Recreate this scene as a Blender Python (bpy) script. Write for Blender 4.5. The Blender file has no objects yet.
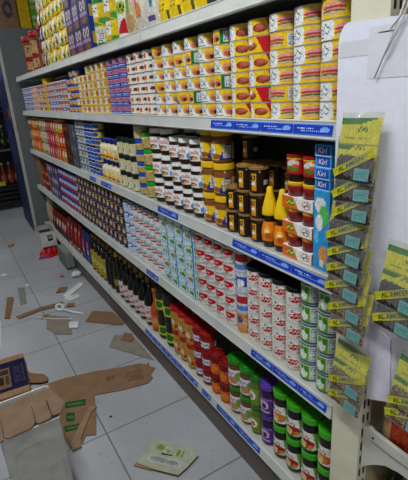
import bpy, math, random
from mathutils import Matrix, Vector
random.seed(11)
PI = math.pi
C = bpy.context.scene.collection
sc = bpy.context.scene

def lin(c):
    return tuple((x/12.92 if x <= .04045 else ((x+.055)/1.055)**2.4) for x in c)

# ------------------------------------------------------------------ materials
def new_mat(name):
    m = bpy.data.materials.new(name); m.use_nodes = True
    nt = m.node_tree; b = nt.nodes['Principled BSDF']
    return m, nt, b

def printed(name, rough, metallic=0.0, coat=0.0, wear=.12, scale=60, spec=.5):
    m, nt, b = new_mat(name)
    a = nt.nodes.new('ShaderNodeAttribute'); a.attribute_name = 'Col'
    tc = nt.nodes.new('ShaderNodeTexCoord')
    n = nt.nodes.new('ShaderNodeTexNoise'); n.inputs['Scale'].default_value = scale
    n.inputs['Detail'].default_value = 3
    nt.links.new(tc.outputs['Object'], n.inputs['Vector'])
    r = nt.nodes.new('ShaderNodeMapRange')
    r.inputs['From Min'].default_value = .3; r.inputs['From Max'].default_value = .7
    r.inputs['To Min'].default_value = 1-wear; r.inputs['To Max'].default_value = 1.0
    nt.links.new(n.outputs['Fac'], r.inputs['Value'])
    mx = nt.nodes.new('ShaderNodeVectorMath'); mx.operation = 'MULTIPLY'
    nt.links.new(a.outputs['Color'], mx.inputs[0]); nt.links.new(r.outputs['Result'], mx.inputs[1])
    nt.links.new(mx.outputs[0], b.inputs['Base Color'])
    b.inputs['Roughness'].default_value = rough; b.inputs['Metallic'].default_value = metallic
    b.inputs['Coat Weight'].default_value = coat; b.inputs['Coat Roughness'].default_value = .08
    b.inputs['Specular IOR Level'].default_value = spec
    return m
M = {}
M['print'] = printed('printed_label', .5, spec=.25)
M['plastic'] = printed('moulded_plastic', .42, wear=.06, spec=.3)
M['matte'] = printed('matte_board', .8, wear=.18, scale=25, spec=.25)
M['metal'] = printed('tin_metal', .42, metallic=.25, wear=.2, scale=18)
M['glass'] = printed('filled_glass', .22, coat=.35, wear=.15, scale=90, spec=.25)
M['paint'] = printed('painted_steel', .5, wear=.16, scale=9)

def film_mat():
    m, nt, b = new_mat('clear_film')
    nt.nodes.remove(b); out = nt.nodes['Material Output']
    t = nt.nodes.new('ShaderNodeBsdfTransparent'); t.inputs['Color'].default_value = (.93, .93, .9, 1)
    g = nt.nodes.new('ShaderNodeBsdfGlossy'); g.inputs['Roughness'].default_value = .18
    g.inputs['Color'].default_value = (.9, .9, .9, 1)
    d = nt.nodes.new('ShaderNodeBsdfDiffuse'); d.inputs['Color'].default_value = (.75, .75, .72, 1)
    tc = nt.nodes.new('ShaderNodeTexCoord'); n = nt.nodes.new('ShaderNodeTexNoise')
    n.inputs['Scale'].default_value = 35
    bp = nt.nodes.new('ShaderNodeBump'); bp.inputs['Strength'].default_value = .5; bp.inputs['Distance'].default_value = .01
    nt.links.new(tc.outputs['Object'], n.inputs['Vector']); nt.links.new(n.outputs['Fac'], bp.inputs['Height'])
    nt.links.new(bp.outputs['Normal'], g.inputs['Normal'])
    m1 = nt.nodes.new('ShaderNodeMixShader'); m1.inputs[0].default_value = .1
    nt.links.new(t.outputs[0], m1.inputs[1]); nt.links.new(d.outputs[0], m1.inputs[2])
    m2 = nt.nodes.new('ShaderNodeMixShader'); m2.inputs[0].default_value = .08
    nt.links.new(m1.outputs[0], m2.inputs[1]); nt.links.new(g.outputs[0], m2.inputs[2])
    nt.links.new(m2.outputs[0], out.inputs['Surface'])
    return m
M['film'] = film_mat()

def tile_mat():
    m, nt, b = new_mat('floor_tiles')
    L = nt.links; N = nt.nodes.new
    tc = N('ShaderNodeTexCoord'); sp = N('ShaderNodeSeparateXYZ'); L.new(tc.outputs['Object'], sp.inputs[0])
    def mth(op, a, bb=None, c=None):
        n = N('ShaderNodeMath'); n.operation = op
        for i, v in enumerate((a, bb, c)):
            if v is None: continue
            if isinstance(v, (int, float)): n.inputs[i].default_value = v
            else: L.new(v, n.inputs[i])
        return n.outputs[0]
    T = .5
    def line(o, off):
        f = mth('FRACT', mth('DIVIDE', mth('SUBTRACT', o, off), T))
        d = mth('ABSOLUTE', mth('SUBTRACT', f, .5))          # .5 at joints
        return mth('GREATER_THAN', d, .5-.0075)
    g = mth('MAXIMUM', line(sp.outputs['X'], .368), line(sp.outputs['Y'], 1.257))
    n1 = N('ShaderNodeTexNoise'); n1.inputs['Scale'].default_value = 1.6; n1.inputs['Detail'].default_value = 5
    n2 = N('ShaderNodeTexNoise'); n2.inputs['Scale'].default_value = 38; n2.inputs['Detail'].default_value = 4
    for n in (n1, n2): L.new(tc.outputs['Object'], n.inputs['Vector'])
    r1 = N('ShaderNodeValToRGB'); e = r1.color_ramp.elements
    e[0].position = .3; e[0].color = (.26, .27, .285, 1); e[1].position = .7; e[1].color = (.37, .38, .40, 1)
    L.new(n1.outputs['Fac'], r1.inputs[0])
    r2 = N('ShaderNodeValToRGB'); e = r2.color_ramp.elements
    e[0].position = .27; e[0].color = (.72, .7, .68, 1); e[1].position = .42; e[1].color = (1, 1, 1, 1)
    L.new(n2.outputs['Fac'], r2.inputs[0])
    mu = N('ShaderNodeMix'); mu.data_type = 'RGBA'; mu.blend_type = 'MULTIPLY'; mu.inputs[0].default_value = .6
    L.new(r1.outputs[0], mu.inputs[6]); L.new(r2.outputs[0], mu.inputs[7])
    mg = N('ShaderNodeMix'); mg.data_type = 'RGBA'; L.new(g, mg.inputs[0])
    L.new(mu.outputs[2], mg.inputs[6]); mg.inputs[7].default_value = (.13, .12, .11, 1)
    L.new(mg.outputs[2], b.inputs['Base Color'])
    L.new(mth('ADD', mth('MULTIPLY', n1.outputs['Fac'], .3), .25), b.inputs['Roughness'])
    bp = N('ShaderNodeBump'); bp.inputs['Strength'].default_value = .3; bp.inputs['Distance'].default_value = .002; bp.invert = True
    L.new(g, bp.inputs['Height']); L.new(bp.outputs[0], b.inputs['Normal'])
    return m
M['tile'] = tile_mat()

def card_mat():
    m, nt, b = new_mat('corrugated_card')
    L = nt.links; N = nt.nodes.new
    a = N('ShaderNodeAttribute'); a.attribute_name = 'Col'
    tc = N('ShaderNodeTexCoord'); w = N('ShaderNodeTexWave'); w.inputs['Scale'].default_value = 45
    w.inputs['Distortion'].default_value = 1.2
    n = N('ShaderNodeTexNoise'); n.inputs['Scale'].default_value = 14; n.inputs['Detail'].default_value = 5
    L.new(tc.outputs['Object'], w.inputs['Vector']); L.new(tc.outputs['Object'], n.inputs['Vector'])
    r = N('ShaderNodeMapRange'); r.inputs['From Min'].default_value = .3; r.inputs['From Max'].default_value = .7
    r.inputs['To Min'].default_value = .8; r.inputs['To Max'].default_value = 1.05
    L.new(n.outputs['Fac'], r.inputs['Value'])
    mx = N('ShaderNodeVectorMath'); mx.operation = 'MULTIPLY'
    L.new(a.outputs['Color'], mx.inputs[0]); L.new(r.outputs[0], mx.inputs[1]); L.new(mx.outputs[0], b.inputs['Base Color'])
    b.inputs['Roughness'].default_value = .85; b.inputs['Specular IOR Level'].default_value = .2
    bp = N('ShaderNodeBump'); bp.inputs['Strength'].default_value = .15; bp.inputs['Distance'].default_value = .001
    L.new(w.outputs['Fac'], bp.inputs['Height']); L.new(bp.outputs[0], b.inputs['Normal'])
    return m
M['card'] = card_mat()

def wall_mat(name, col):
    m, nt, b = new_mat(name); L = nt.links
    tc = nt.nodes.new('ShaderNodeTexCoord'); n = nt.nodes.new('ShaderNodeTexNoise'); n.inputs['Scale'].default_value = 3
    L.new(tc.outputs['Object'], n.inputs['Vector'])
    r = nt.nodes.new('ShaderNodeValToRGB'); e = r.color_ramp.elements
    e[0].color = tuple(x*.85 for x in lin(col))+(1,); e[1].color = lin(col)+(1,)
    L.new(n.outputs['Fac'], r.inputs[0]); L.new(r.outputs[0], b.inputs['Base Color']); b.inputs['Roughness'].default_value = .8
    return m
M['wall'] = wall_mat('wall_paint', (.62, .62, .6))
M['ceiling'] = wall_mat('ceiling_paint', (.7, .7, .7))

def lamp_mat(strength):
    m, nt, b = new_mat('tube_light')
    b.inputs['Emission Color'].default_value = (.93, .97, 1, 1)
    b.inputs['Emission Strength'].default_value = strength
    return m

# ------------------------------------------------------------------ art helpers: s in -1..1 across the front half, t in 0..1 up
def R_(s0, t0, s1, t1, c): return (lambda s, t: s0 <= s <= s1 and t0 <= t <= t1, c)
def E_(cs, ct, rs, rt, c): return (lambda s, t: ((s-cs)/rs)**2+((t-ct)/rt)**2 <= 1, c)
def H_(a, b, k, c): return (lambda s, t: a*s+b*t > k, c)
def S_(s0, s1, tc, amp, w, c, fr=22):            # a handwritten-looking stroke
    return (lambda s, t: s0 <= s <= s1 and abs(t-(tc+amp*math.sin(fr*s)+amp*.5*math.sin(fr*2.3*s+1))) < w, c)
def T_(s0, t0, s1, t1, rows, c, dens=.6):        # fine print
    def f(s, t):
        if not (s0 <= s <= s1 and t0 <= t <= t1): return False
        q = (t-t0)/(t1-t0)*rows
        if q % 1 > .55: return False
        h = math.sin(int(q)*12.9898+int(s*40)*78.233)*43758.5453
        return (h-math.floor(h)) < dens
    return (f, c)
def N_(dens, c, s0=-1, t0=0, s1=1, t1=1, k=26):  # scattered bits (nuts, pickles, pulses)
    def f(s, t):
        if not (s0 <= s <= s1 and t0 <= t <= t1): return False
        h = math.sin(int(s*k+99)*127.1+int(t*k*.8)*311.7)*43758.5453
        return (h-math.floor(h)) < dens
    return (f, c)
def art(base, *ops):
    def f(s, t):
        col = base
        for test, c in ops:
            if test(s, t): col = c
        h = math.sin(s*917.3+t*431.7)*43758.5453; k = .9+.2*(h-math.floor(h))          # uneven halftone print
        return (min(1, col[0]*k), min(1, col[1]*k), min(1, col[2]*k))
    return f

WHITE = (.9, .9, .88); YEL = (.93, .76, .06); RED = (.78, .08, .08); BLUE = (.1, .25, .7); NAVY = (.07, .09, .3)
GREEN = (.1, .5, .18); LIME = (.45, .75, .12); CREAM = (.88, .82, .65); BLACK = (.04, .035, .035); ORANGE = (.9, .45, .06)
BROWN = (.3, .16, .08); GREY = (.6, .6, .62); SILVER = (.75, .75, .76); GOLD = (.78, .6, .28); CARD = (.58, .45, .33)
CYAN = (.35, .7, .85); PINK = (.85, .55, .65); PURPLE = (.32, .16, .5)

# ------------------------------------------------------------------ mesh builder
class G:
    def __init__(self): self.v = []; self.f = []; self.c = []; self.s = []
    def face(self, pts, col, smooth=False):
        i = len(self.v); self.v += [tuple(p) for p in pts]
        self.f.append(tuple(range(i, i+len(pts)))); self.c.append(col); self.s.append(smooth)
    def lathe(self, prof, n=20, cap0=True, cap1=True, sx=1, sy=1, cx=0, cy=0):
        """prof: list of (r, z, colour of the band that starts here)"""
        base = len(self.v)
        for r, z, _ in prof:
            for k in range(n):
                a = 2*PI*k/n; self.v.append((cx+r*math.cos(a)*sx, cy+r*math.sin(a)*sy, z))
        for j in range(len(prof)-1):
            for k in range(n):
                k2 = (k+1) % n
                self.f.append((base+j*n+k, base+j*n+k2, base+(j+1)*n+k2, base+(j+1)*n+k)); self.c.append(prof[j][2]); self.s.append(True)
        if cap0: self.f.append(tuple(base+k for k in reversed(range(n)))); self.c.append(prof[0][2]); self.s.append(False)
        if cap1:
            b = base+(len(prof)-1)*n
            self.f.append(tuple(b+k for k in range(n))); self.c.append(prof[-1][2]); self.s.append(False)
    def cyl_art(self, r, z0, z1, a, nu=40, nv=14, sx=1, sy=1, span=None, rf=None):
        """printed band; the art faces local -X and repeats at the back (or only spans +-span radians)"""
        base = len(self.v)
        full = span is None
        cols = nu if full else nu+1
        for j in range(nv+1):
            z = z0+(z1-z0)*j/nv; rr = r if rf is None else r*rf(j/nv)
            for k in range(cols):
                d = (2*PI*k/nu) if full else (-span+2*span*k/nu)
                an = (PI/2 if full else PI)+d
                self.v.append((rr*math.cos(an)*sx, rr*math.sin(an)*sy, z))
        for j in range(nv):
            for k in range(nu):
                k2 = (k+1) % cols if full else k+1
                self.f.append((base+j*cols+k, base+j*cols+k2, base+(j+1)*cols+k2, base+(j+1)*cols+k))
                if full: s = (4*(k+.5)/nu) % 2-1
                else: s = 2*(k+.5)/nu-1
                self.c.append(a(s, (j+.5)/nv)); self.s.append(True)
    def panel(self, o, u, w, a, nu=16, nv=16):
        """flat printed rectangle from corner o along u (s) and w (t)"""
        o, u, w = Vector(o), Vector(u), Vector(w); base = len(self.v)
        if not callable(a): nu = nv = 1
        for j in range(nv+1):
            for k in range(nu+1): self.v.append(tuple(o+u*(k/nu)+w*(j/nv)))
        for j in range(nv):
            for k in range(nu):
                q = base+j*(nu+1)+k
                self.f.append((q, q+1, q+nu+2, q+nu+1))
                self.c.append(a(2*(k+.5)/nu-1, (j+.5)/nv) if callable(a) else a); self.s.append(False)
    def box(self, x0, y0, z0, x1, y1, z1, col, front=None, side=None, top=None, nu=16, nv=16):
        """front is the face towards -X, side the one towards -Y"""
        f = front if front else col; s = side if side else col; t = top if top else col
        self.panel((x0, y1, z0), (0, y0-y1, 0), (0, 0, z1-z0), f, nu, nv)
        self.panel((x0, y0, z0), (x1-x0, 0, 0), (0, 0, z1-z0), s, nu, nv)
        self.panel((x1, y0, z0), (0, y1-y0, 0), (0, 0, z1-z0), f, nu, nv)
        self.panel((x1, y1, z0), (x0-x1, 0, 0), (0, 0, z1-z0), s, nu, nv)
        self.panel((x0, y1, z1), (0, y0-y1, 0), (x1-x0, 0, 0), t, nu, nv)
        self.panel((x0, y0, z0), (0, y1-y0, 0), (x1-x0, 0, 0), col)
    def prism(self, poly, z0, z1, col, edge=None):
        n = len(poly); A = sum(poly[i][0]*poly[(i+1) % n][1]-poly[(i+1) % n][0]*poly[i][1] for i in range(n))
        if A < 0: poly = poly[::-1]
        self.face([(x, y, z1) for x, y in poly], col); self.face([(x, y, z0) for x, y in reversed(poly)], col)
        for i in range(n):
            (xa, ya), (xb, yb) = poly[i], poly[(i+1) % n]
            self.face([(xa, ya, z0), (xb, yb, z0), (xb, yb, z1), (xa, ya, z1)], edge or col)
    def tube(self, pts, r, col, n=8):
        pts = [Vector(p) for p in pts]; base = len(self.v)
        for i, p in enumerate(pts):
            d = (pts[min(i+1, len(pts)-1)]-pts[max(i-1, 0)]).normalized()
            a = d.orthogonal().normalized() if i == 0 else (pa-d*pa.dot(d)).normalized()
            pa = a; b = d.cross(a)
            for k in range(n): self.v.append(tuple(p+(a*math.cos(2*PI*k/n)+b*math.sin(2*PI*k/n))*r))
        for i in range(len(pts)-1):
            for k in range(n):
                k2 = (k+1) % n
                self.f.append((base+i*n+k, base+i*n+k2, base+(i+1)*n+k2, base+(i+1)*n+k)); self.c.append(col); self.s.append(True)
        self.f.append(tuple(base+k for k in reversed(range(n)))); self.c.append(col); self.s.append(False)
        b = base+(len(pts)-1)*n; self.f.append(tuple(b+k for k in range(n))); self.c.append(col); self.s.append(False)
    def text(self, string, mapf, col, shear=0.0):
        vs, fs = text_geo(string); base = len(self.v)
        self.v += [tuple(mapf(x+shear*y, y)) for x, y in vs]
        for f in fs: self.f.append(tuple(base+i for i in f)); self.c.append(col); self.s.append(False)
    def cyl_text(self, string, r, zc, h, col, ang=0.0, shear=.0, wmul=1.0, back=True):
        for off in ((0, PI) if back else (0,)):
            self.text(string, lambda x, y: (r*math.cos(PI+off+ang+x*h*wmul/r), r*math.sin(PI+off+ang+x*h*wmul/r), zc+y*h), col, shear)
    def add(self, other, mat=Matrix()):
        base = len(self.v)
        self.v += [tuple(mat @ Vector(p)) for p in other.v]
        self.f += [tuple(base+i for i in f) for f in other.f]; self.c += other.c; self.s += other.s
    def mesh(self, name, mat):
        me = bpy.data.meshes.new(name); me.from_pydata(self.v, [], self.f)
        at = me.color_attributes.new('Col', 'FLOAT_COLOR', 'CORNER')
        buf = []
        for f, c in zip(self.f, self.c):
            buf += (list(lin(c))+[1.0])*len(f)
        at.data.foreach_set('color', buf)
        me.polygons.foreach_set('use_smooth', self.s)
        me.materials.append(M[mat] if isinstance(mat, str) else mat)
        me.update()
        return me

_tc = {}
def text_geo(string):
    if string in _tc: return _tc[string]
    cu = bpy.data.curves.new('lettering', 'FONT'); cu.body = string; cu.align_x = 'CENTER'; cu.align_y = 'CENTER'; cu.resolution_u = 3
    cu.offset = .012
    ob = bpy.data.objects.new('lettering', cu); C.objects.link(ob)
    dg = bpy.context.evaluated_depsgraph_get(); dg.update()
    me = ob.evaluated_get(dg).to_mesh()
    vs = [(v.co.x, v.co.y) for v in me.vertices]; fs = [tuple(p.vertices) for p in me.polygons]
    ob.evaluated_get(dg).to_mesh_clear(); bpy.data.objects.remove(ob); bpy.data.curves.remove(cu)
    _tc[string] = (vs, fs); return _tc[string]

# ------------------------------------------------------------------ objects
def put(name, me, loc=(0, 0, 0), rz=0, parent=None, rot=None, label=None, cat=None, group=None, kind=None):
    o = bpy.data.objects.new(name, me); C.objects.link(o)
    o.location = loc; o.rotation_euler = rot if rot else (0, 0, rz)
    if parent: o.parent = parent
    if label:
        o['label'] = label
        assert parent is not None or 4 <= len(label.split()) <= 16, (len(label.split()), label)
    if cat: o['category'] = cat
    if group: o['group'] = group
    if kind: o['kind'] = kind
    return o

class Proto:
    """root mesh + parts [(name, mesh, label, subparts)]"""
    def __init__(self, name, cat, root, parts=(), h=.1, r=.05):
        self.name = name; self.round = False; self.cat = cat; self.root = root; self.parts = list(parts); self.h = h; self.r = r
    def place(self, loc, rz, label, group=None, rot=None, parts=True):
        o = put(self.name, self.root, loc, rz, None, rot, label, self.cat, group)
        if parts:
            for p in self.parts:
                c = put(p[0], p[1], parent=o, label=p[2] if len(p) > 2 else None)
                for q in (p[3] if len(p) > 3 else ()): put(q[0], q[1], parent=c)
        return o

TIER = ['bottom one', 'second up', 'third up', 'fourth up', 'fifth up', 'sixth up', 'seventh up', 'eighth up']
NTH = ['first', 'second', 'third', 'fourth', 'fifth', 'sixth', 'seventh', 'eighth', 'ninth', 'tenth', 'eleventh', 'twelfth',
       'thirteenth', 'fourteenth', 'fifteenth', 'sixteenth', 'seventeenth', 'eighteenth']
def fill(protos, ys, z, tiers, look, mark, group, x=None, parts=True, face=None, jit=.14, skip=(), gap=0.0):
    """columns from the near end to the far end; mark names what the count starts from"""
    if not isinstance(protos, (list, tuple)): protos = [protos]
    for i, y in enumerate(ys):
        n = tiers[i] if isinstance(tiers, (list, tuple)) else tiers
        zz = z
        for k in range(n):
            p = protos[(i*3+k*2+(i*k) % 3) % len(protos)] if len(protos) > 1 else protos[0]
            xx = (FRONT+p.r+.004 if x is None else x)+random.uniform(-.002, .002)
            fc = face if face is not None else (.2 if p.round else 0)
            tier = TIER[k] if n > 1 else ''
            if n > 1 and k == n-1: tier = 'topmost'
            if len(ys) > 1:
                lab = f"{look}, {tier+', ' if tier else ''}{NTH[i]} column from {mark}" if n > 1 else f"{look}, {NTH[i]} from {mark}"
            else:
                lab = f"{look}, {tier+', ' if tier else ''}next to {mark}"
            if (i, k) not in skip:
                p.place((xx, y+random.uniform(-.0006, .0006), zz), fc+random.uniform(-jit, jit), lab, group, parts=parts)
            zz += p.h+gap
F = .825            # front plane of the shelf rails
FRONT = .845        # where the goods start
ZB = dict(A=1.857, B=1.505, C=1.0855, D=.665, E=.203)

# generic containers -------------------------------------------------
def tin(name, cat, r, h, a, nu=56, nv=18, rim=SILVER, mat='print', lidname='tin_lid', deco=None):
    g = G(); g.cyl_art(r, .002, h-.002, a, nu, nv)
    g.lathe([(r*.97, 0.0005, rim), (r, .002, rim)], 28, True, False)
    if deco: deco(g)
    l = G(); l.lathe([(r, h-.002, rim), (r+.0008, h-.0014, rim), (r+.0008, h-.0004, rim), (r*.95, h-.0004, rim), (r*.93, h-.002, rim)], 28, False, True)
    q = Proto(name, cat, g.mesh(name, mat), [(lidname, l.mesh(lidname, 'metal'))], h, r); q.round = True; return q

def jar(name, cat, r, h, body, label_art, lid, lab=(.15, .68), neck=.86, lidh=.17, lidr=.96, nu=48, nv=18, deco=None, top=None, lidmat='plastic', span=None, contents=None, bodymat='glass'):
    zl = h*(1-lidh); b = G()
    if contents:
        b.cyl_art(r*.99, r*.15, zl*.86, contents, nu, nv)
        b.lathe([(r*.8, 0.0005, body), (r*.99, r*.15, body)], 24, True, False)
        b.lathe([(r*.99, zl*.86, body), (r*neck, zl*.97, body), (r*neck, zl+.002, body)], 24, False, True)
    else:
        b.lathe([(r*.8, 0.0005, body), (r*.97, r*.1, body), (r*.99, r*.25, body), (r*.99, zl*.84, body), (r*.94, zl*.92, body), (r*neck, zl*.98, body), (r*neck, zl+.002, body)], 24)
    l = G(); rl = r*lidr
    tp = top or lid
    prof = [(rl*.97, zl, lid), (rl, zl+.001, lid)]
    for q in (.25, .5, .75): prof += [(rl, zl+(h-zl)*(q-.08), lid), (rl*.985, zl+(h-zl)*q, lid)]
    prof += [(rl, h-.002, lid), (rl*.97, h-.0003, tp), (rl*.87, h-.0003, tp), (rl*.84, h-.0034, tp), (rl*.42, h-.0034, tp), (rl*.36, h-.001, tp)]
    l.lathe(prof, 24)
    parts = [('lid', l.mesh('lid', lidmat))]
    if label_art:
        t = G(); t.cyl_art(r*1.004, zl*lab[0], zl*lab[1], label_art, nu, nv, span=span)
        if deco: deco(t)
        parts.append(('label', t.mesh('label', 'print')))
    q = Proto(name, cat, b.mesh(name, bodymat), parts, h, r); q.round = True; return q

def carton(name, cat, dx, dy, h, col, front, side=None, top=None, nu=20, nv=16, deco=None, mat='print'):
    g = G(); g.box(-dx/2, -dy/2, 0, dx/2, dy/2, h, col, front, side, top, nu, nv)
    if deco: deco(g)
    return Proto(name, cat, g.mesh(name, mat), [], h, dx/2)

def pouch(name, cat, dx, dy, h, col, a, nu=22, nv=26, mat='print'):
    """a pillow bag standing up: flat sealed fin at top, bulging belly"""
    g = G(); base = 0
    def w(t):  # thickness profile
        return max(.06, math.sin(PI*min(1, max(0, (t*.93+.07)))**.8))**.6
    for side in (-1, 1):
        b = len(g.v)
        for j in range(nv+1):
            t = j/nv
            for k in range(nu+1):
                s = 2*k/nu-1
                th = dx/2*w(t)*max(0, 1-abs(s)**3.2)**.5
                yy = -s*dy/2*(1-.05*math.sin(PI*t)) if side < 0 else s*dy/2*(1-.05*math.sin(PI*t))
                g.v.append((side*(th+.0004), yy, t*h))
        for j in range(nv):
            for k in range(nu):
                q = b+j*(nu+1)+k
                g.f.append((q, q+1, q+nu+2, q+nu+1)); g.c.append(a(2*(k+.5)/nu-1, (j+.5)/nv)); g.s.append(True)
    return Proto(name, cat, g.mesh(name, mat), [], h, dx/2)

def bottle(name, cat, r, h, glass, cap, label_art, lab=(.1, .45), shoulder=.55, neckr=.35, capfrom=.9, labmat='print', bodymat='glass', caplabel=None):
    b = G()
    b.lathe([(r*.85, .0005, glass), (r, r*.15, glass), (r, h*shoulder, glass), (r*.86, h*(shoulder+.06), glass), (r*.55, h*(shoulder+.14), glass),
             (r*neckr, h*(shoulder+.2), glass), (r*neckr, h*capfrom, glass)], 20)
    c = G(); c.lathe([(r*neckr*1.2, h*capfrom-.004, cap), (r*neckr*1.2, h-.002, cap), (r*neckr, h, cap)], 14)
    t = G(); t.cyl_art(r*1.006, h*lab[0], h*lab[1], label_art, 36, 18)
    q = Proto(name, cat, b.mesh(name, bodymat), [('cap', c.mesh('cap', 'plastic'), caplabel), ('label', t.mesh('label', labmat))], h, r); q.round = True; return q
#SPLIT
# ================================================================== setting
def struct(name, g, mat): return put(name, g.mesh(name, mat), kind='structure')
g = G(); g.panel((-2.2, -1.5, 0), (4.6, 0, 0), (0, 11, 0), (.5, .5, .5)); struct('floor', g, 'tile')
g = G(); g.box(-2.2, -1.5, 3.05, 2.4, 9.5, 3.15, (.7, .7, .7)); struct('ceiling', g, 'ceiling')
g = G(); g.box(-2.2, 9.5, 0, 2.4, 9.6, 3.05, WHITE); struct('wall_back', g, 'wall')
g = G(); g.box(2.4, -1.5, 0, 2.5, 9.6, 3.05, WHITE); struct('wall_right', g, 'wall')
g = G(); g.box(-2.3, -1.5, 0, -2.2, 9.6, 3.05, WHITE); struct('wall_left', g, 'wall')
g = G(); g.box(-2.3, -1.6, 0, 2.5, -1.5, 3.05, WHITE); struct('wall_front', g, 'wall')

# ------------------------------------------------------------------ shelving
STEEL = (.70, .70, .67); LIPC = (.77, .78, .76); POST = (.86, .84, .74)
JOINT = [.725, 1.87, 3.02, 4.17, 5.33]
g = G(); g.box(1.235, .64, .0, 1.255, 5.33, 2.32, (.42, .42, .40))
fr = Proto('shelving_frame', 'shelving', g.mesh('shelving_frame', 'paint'))
fr = fr.place((0, 0, 0), 0, 'long steel shelving frame with a slotted cream end post and dark kick plate')
g = G(); g.box(.825, .622, 0, .868, .722, 2.5, POST)
up = put('upright', g.mesh('upright', 'paint'), parent=fr, label='cream slotted end post')
sg = G(); sg.box(0, 0, 0, .007, .0018, .028, (.08, .06, .05)); sg = sg.mesh('slot', 'paint')
for z in [i*.05+.33 for i in range(16)]+[1.73, 1.78]:
    for xx in (.834, .852): put('slot', sg, (xx, .6212, z), parent=up)
for y in JOINT[1:]:
    g = G(); g.box(1.20, y-.02, 0, 1.234, y+.02, 2.32, STEEL); put('upright', g.mesh('upright', 'paint'), parent=fr)
for k in range(4):
    g = G(); g.box(.842, JOINT[k]+.003, 0.0, .856, JOINT[k+1]-.003, .145, (.36, .31, .27), nu=1, nv=1)
    put('kick_plate', g.mesh('kick_plate', 'paint'), parent=fr, label='dark brown kick plate' )

BAYN = ['nearest bay', 'second bay', 'third bay', 'farthest bay']
LVN = dict(A='top', B='upper tin', C='jar', D='lower can', E='bottom')
def strip_art(s, t):
    return (.06, .2, .66)
blues = dict(B=[(.76, 1.33)], C=[(.75, 1.225), (1.655, 1.90), (2.55, 2.75), (2.86, 3.0)], D=[(.745, 1.13), (1.96, 2.12)], E=[(1.09, 1.42), (1.475, 1.555), (1.60, 2.26)])
for lv, z in ZB.items():
    for k in range(4):
        y0, y1 = JOINT[k]+.002, JOINT[k+1]-.002
        g = G(); g.box(.834, y0, z-.028, 1.196, y1, z-.001, STEEL)
        words = f"grey metal shelf board with white front rail, {LVN[lv]} shelf, {BAYN[k]}"
        sh = put('shelf', g.mesh('shelf', 'paint'), label=words, cat='shelf', group='shelf boards of the long gondola')
        # front rail with rolled top and bottom beads
        r = G(); n = 0
        prof = [(.834, z+.003), (.8285, z+.004), (.8255, z+.001), (.827, z-.004), (.8215, z-.036), (.8195, z-.041), (.822, z-.0455), (.834, z-.0455)]
        b0 = len(r.v)
        for yy in (y0, y1): r.v += [(px, yy, pz) for px, pz in prof]
        m_ = len(prof)
        for i in range(m_):
            j = (i+1) % m_; r.f.append((b0+i, b0+j, b0+m_+j, b0+m_+i)); r.c.append(LIPC); r.s.append(False)
        r.f.append(tuple(range(b0+m_-1, b0-1, -1))); r.f.append(tuple(range(b0+m_, b0+2*m_))); r.c += [LIPC]*2; r.s += [False]*2
        rail = put('price_rail', r.mesh('price_rail', 'paint'), parent=sh, label='white price rail')
        for (ya, yb) in blues.get(lv, []):
            a, b = max(ya, y0), min(yb, y1)
            if b-a < .05: continue
            q = G(); nrm = Vector((-.032, 0, .0055)).normalized()
            n_seg = max(1, round((b-a)/.145))
            for i in range(n_seg):
                ca, cb = a+(b-a)*i/n_seg, a+(b-a)*(i+1)/n_seg-.0015
                def sa(s, t, i=i):
                    if t > .93 or t < .07: return (.25, .45, .85)
                    if abs(t-.62) < .06 and -.8 < s < .1 and math.sin(s*40+i)+math.sin(s*67) > -.6: return (.72, .8, .95)
                    if abs(t-.36) < .05 and -.6 < s < .55 and math.sin(s*60+i*2) > -.4: return (.6, .72, .92)
                    if (s-.62)**2/.05+(t-.55)**2/.05 < 1 and abs(t-.55) > .05: return (.5, .65, .95)
                    return (.06, .22, .70)
                o = Vector((.8265, cb, z-.0065)); o2 = Vector((.8220, cb, z-.035))
                q.panel(o2+nrm*.0012, (0, ca-cb, 0), o-o2, sa, 40, 9)
            put('price_strip', q.mesh('price_strip', 'print'), parent=rail, label='blue shelf-edge price strip')

# ================================================================== goods, upper tin shelf
def meat(bread=None, red=(.62, .16, .12)):
    return red
NUT = (.8, .8, .82)
def nutrition(s0, s1): return (R_(s0, .1, s1, .9, NUT), T_(s0+.03, .14, s1-.03, .86, 7, (.35, .35, .42)))
def script(s0, s1): return (S_(s0, s1, .64, .13, .045, (.2, .45, .42), 15), S_(s0+.03, s1-.03, .38, .05, .035, (.3, .45, .72), 31), R_(s0+.02, .12, s0+.3, .2, (.15, .4, .3)))
def sandwich(c): return (E_(c, .68, .4, .15, (.88, .62, .55)), E_(c, .52, .42, .11, (.74, .2, .2)), E_(c, .43, .36, .07, (.86, .5, .48)), E_(c, .33, .42, .09, (.3, .45, .16)), E_(c, .24, .38, .09, (.82, .66, .52)))
a_sand = art(YEL, R_(-1, 0, -.1, 1, WHITE), E_(-.1, .5, .1, .6, WHITE), *script(-.72, -.12), *sandwich(.42), *nutrition(.86, 1), *nutrition(-1, -.88))
p_sand = tin('meat_tin', 'tin', .0488, .0468, a_sand, 96, 26)
a_sand2 = art(YEL, R_(-1, 0, -.62, 1, WHITE), *script(-.98, -.64), *sandwich(-.12), *nutrition(.42, .92))
p_sand2 = tin('meat_tin', 'tin', .0488, .0468, a_sand2, 96, 26)
def steak(c): return (E_(c, .44, .3, .27, (.5, .18, .12)), E_(c+.05, .52, .22, .16, (.76, .4, .33)), E_(c-.06, .36, .15, .1, (.66, .28, .2)), N_(.15, (.62, .26, .18), c-.2, .25, c+.2, .6, k=18))
a_red = art(YEL, R_(-1, 0, -.24, 1, WHITE), E_(-.24, .4, .12, .5, WHITE), *script(-.72, -.26), R_(-.72, .1, -.45, .24, (.75, .12, .12)), H_(1, .3, .72, (.76, .06, .12)), *steak(.2), *nutrition(.82, 1))
p_red = tin('meat_tin', 'tin', .0488, .0468, a_red, 96, 26)
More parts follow.
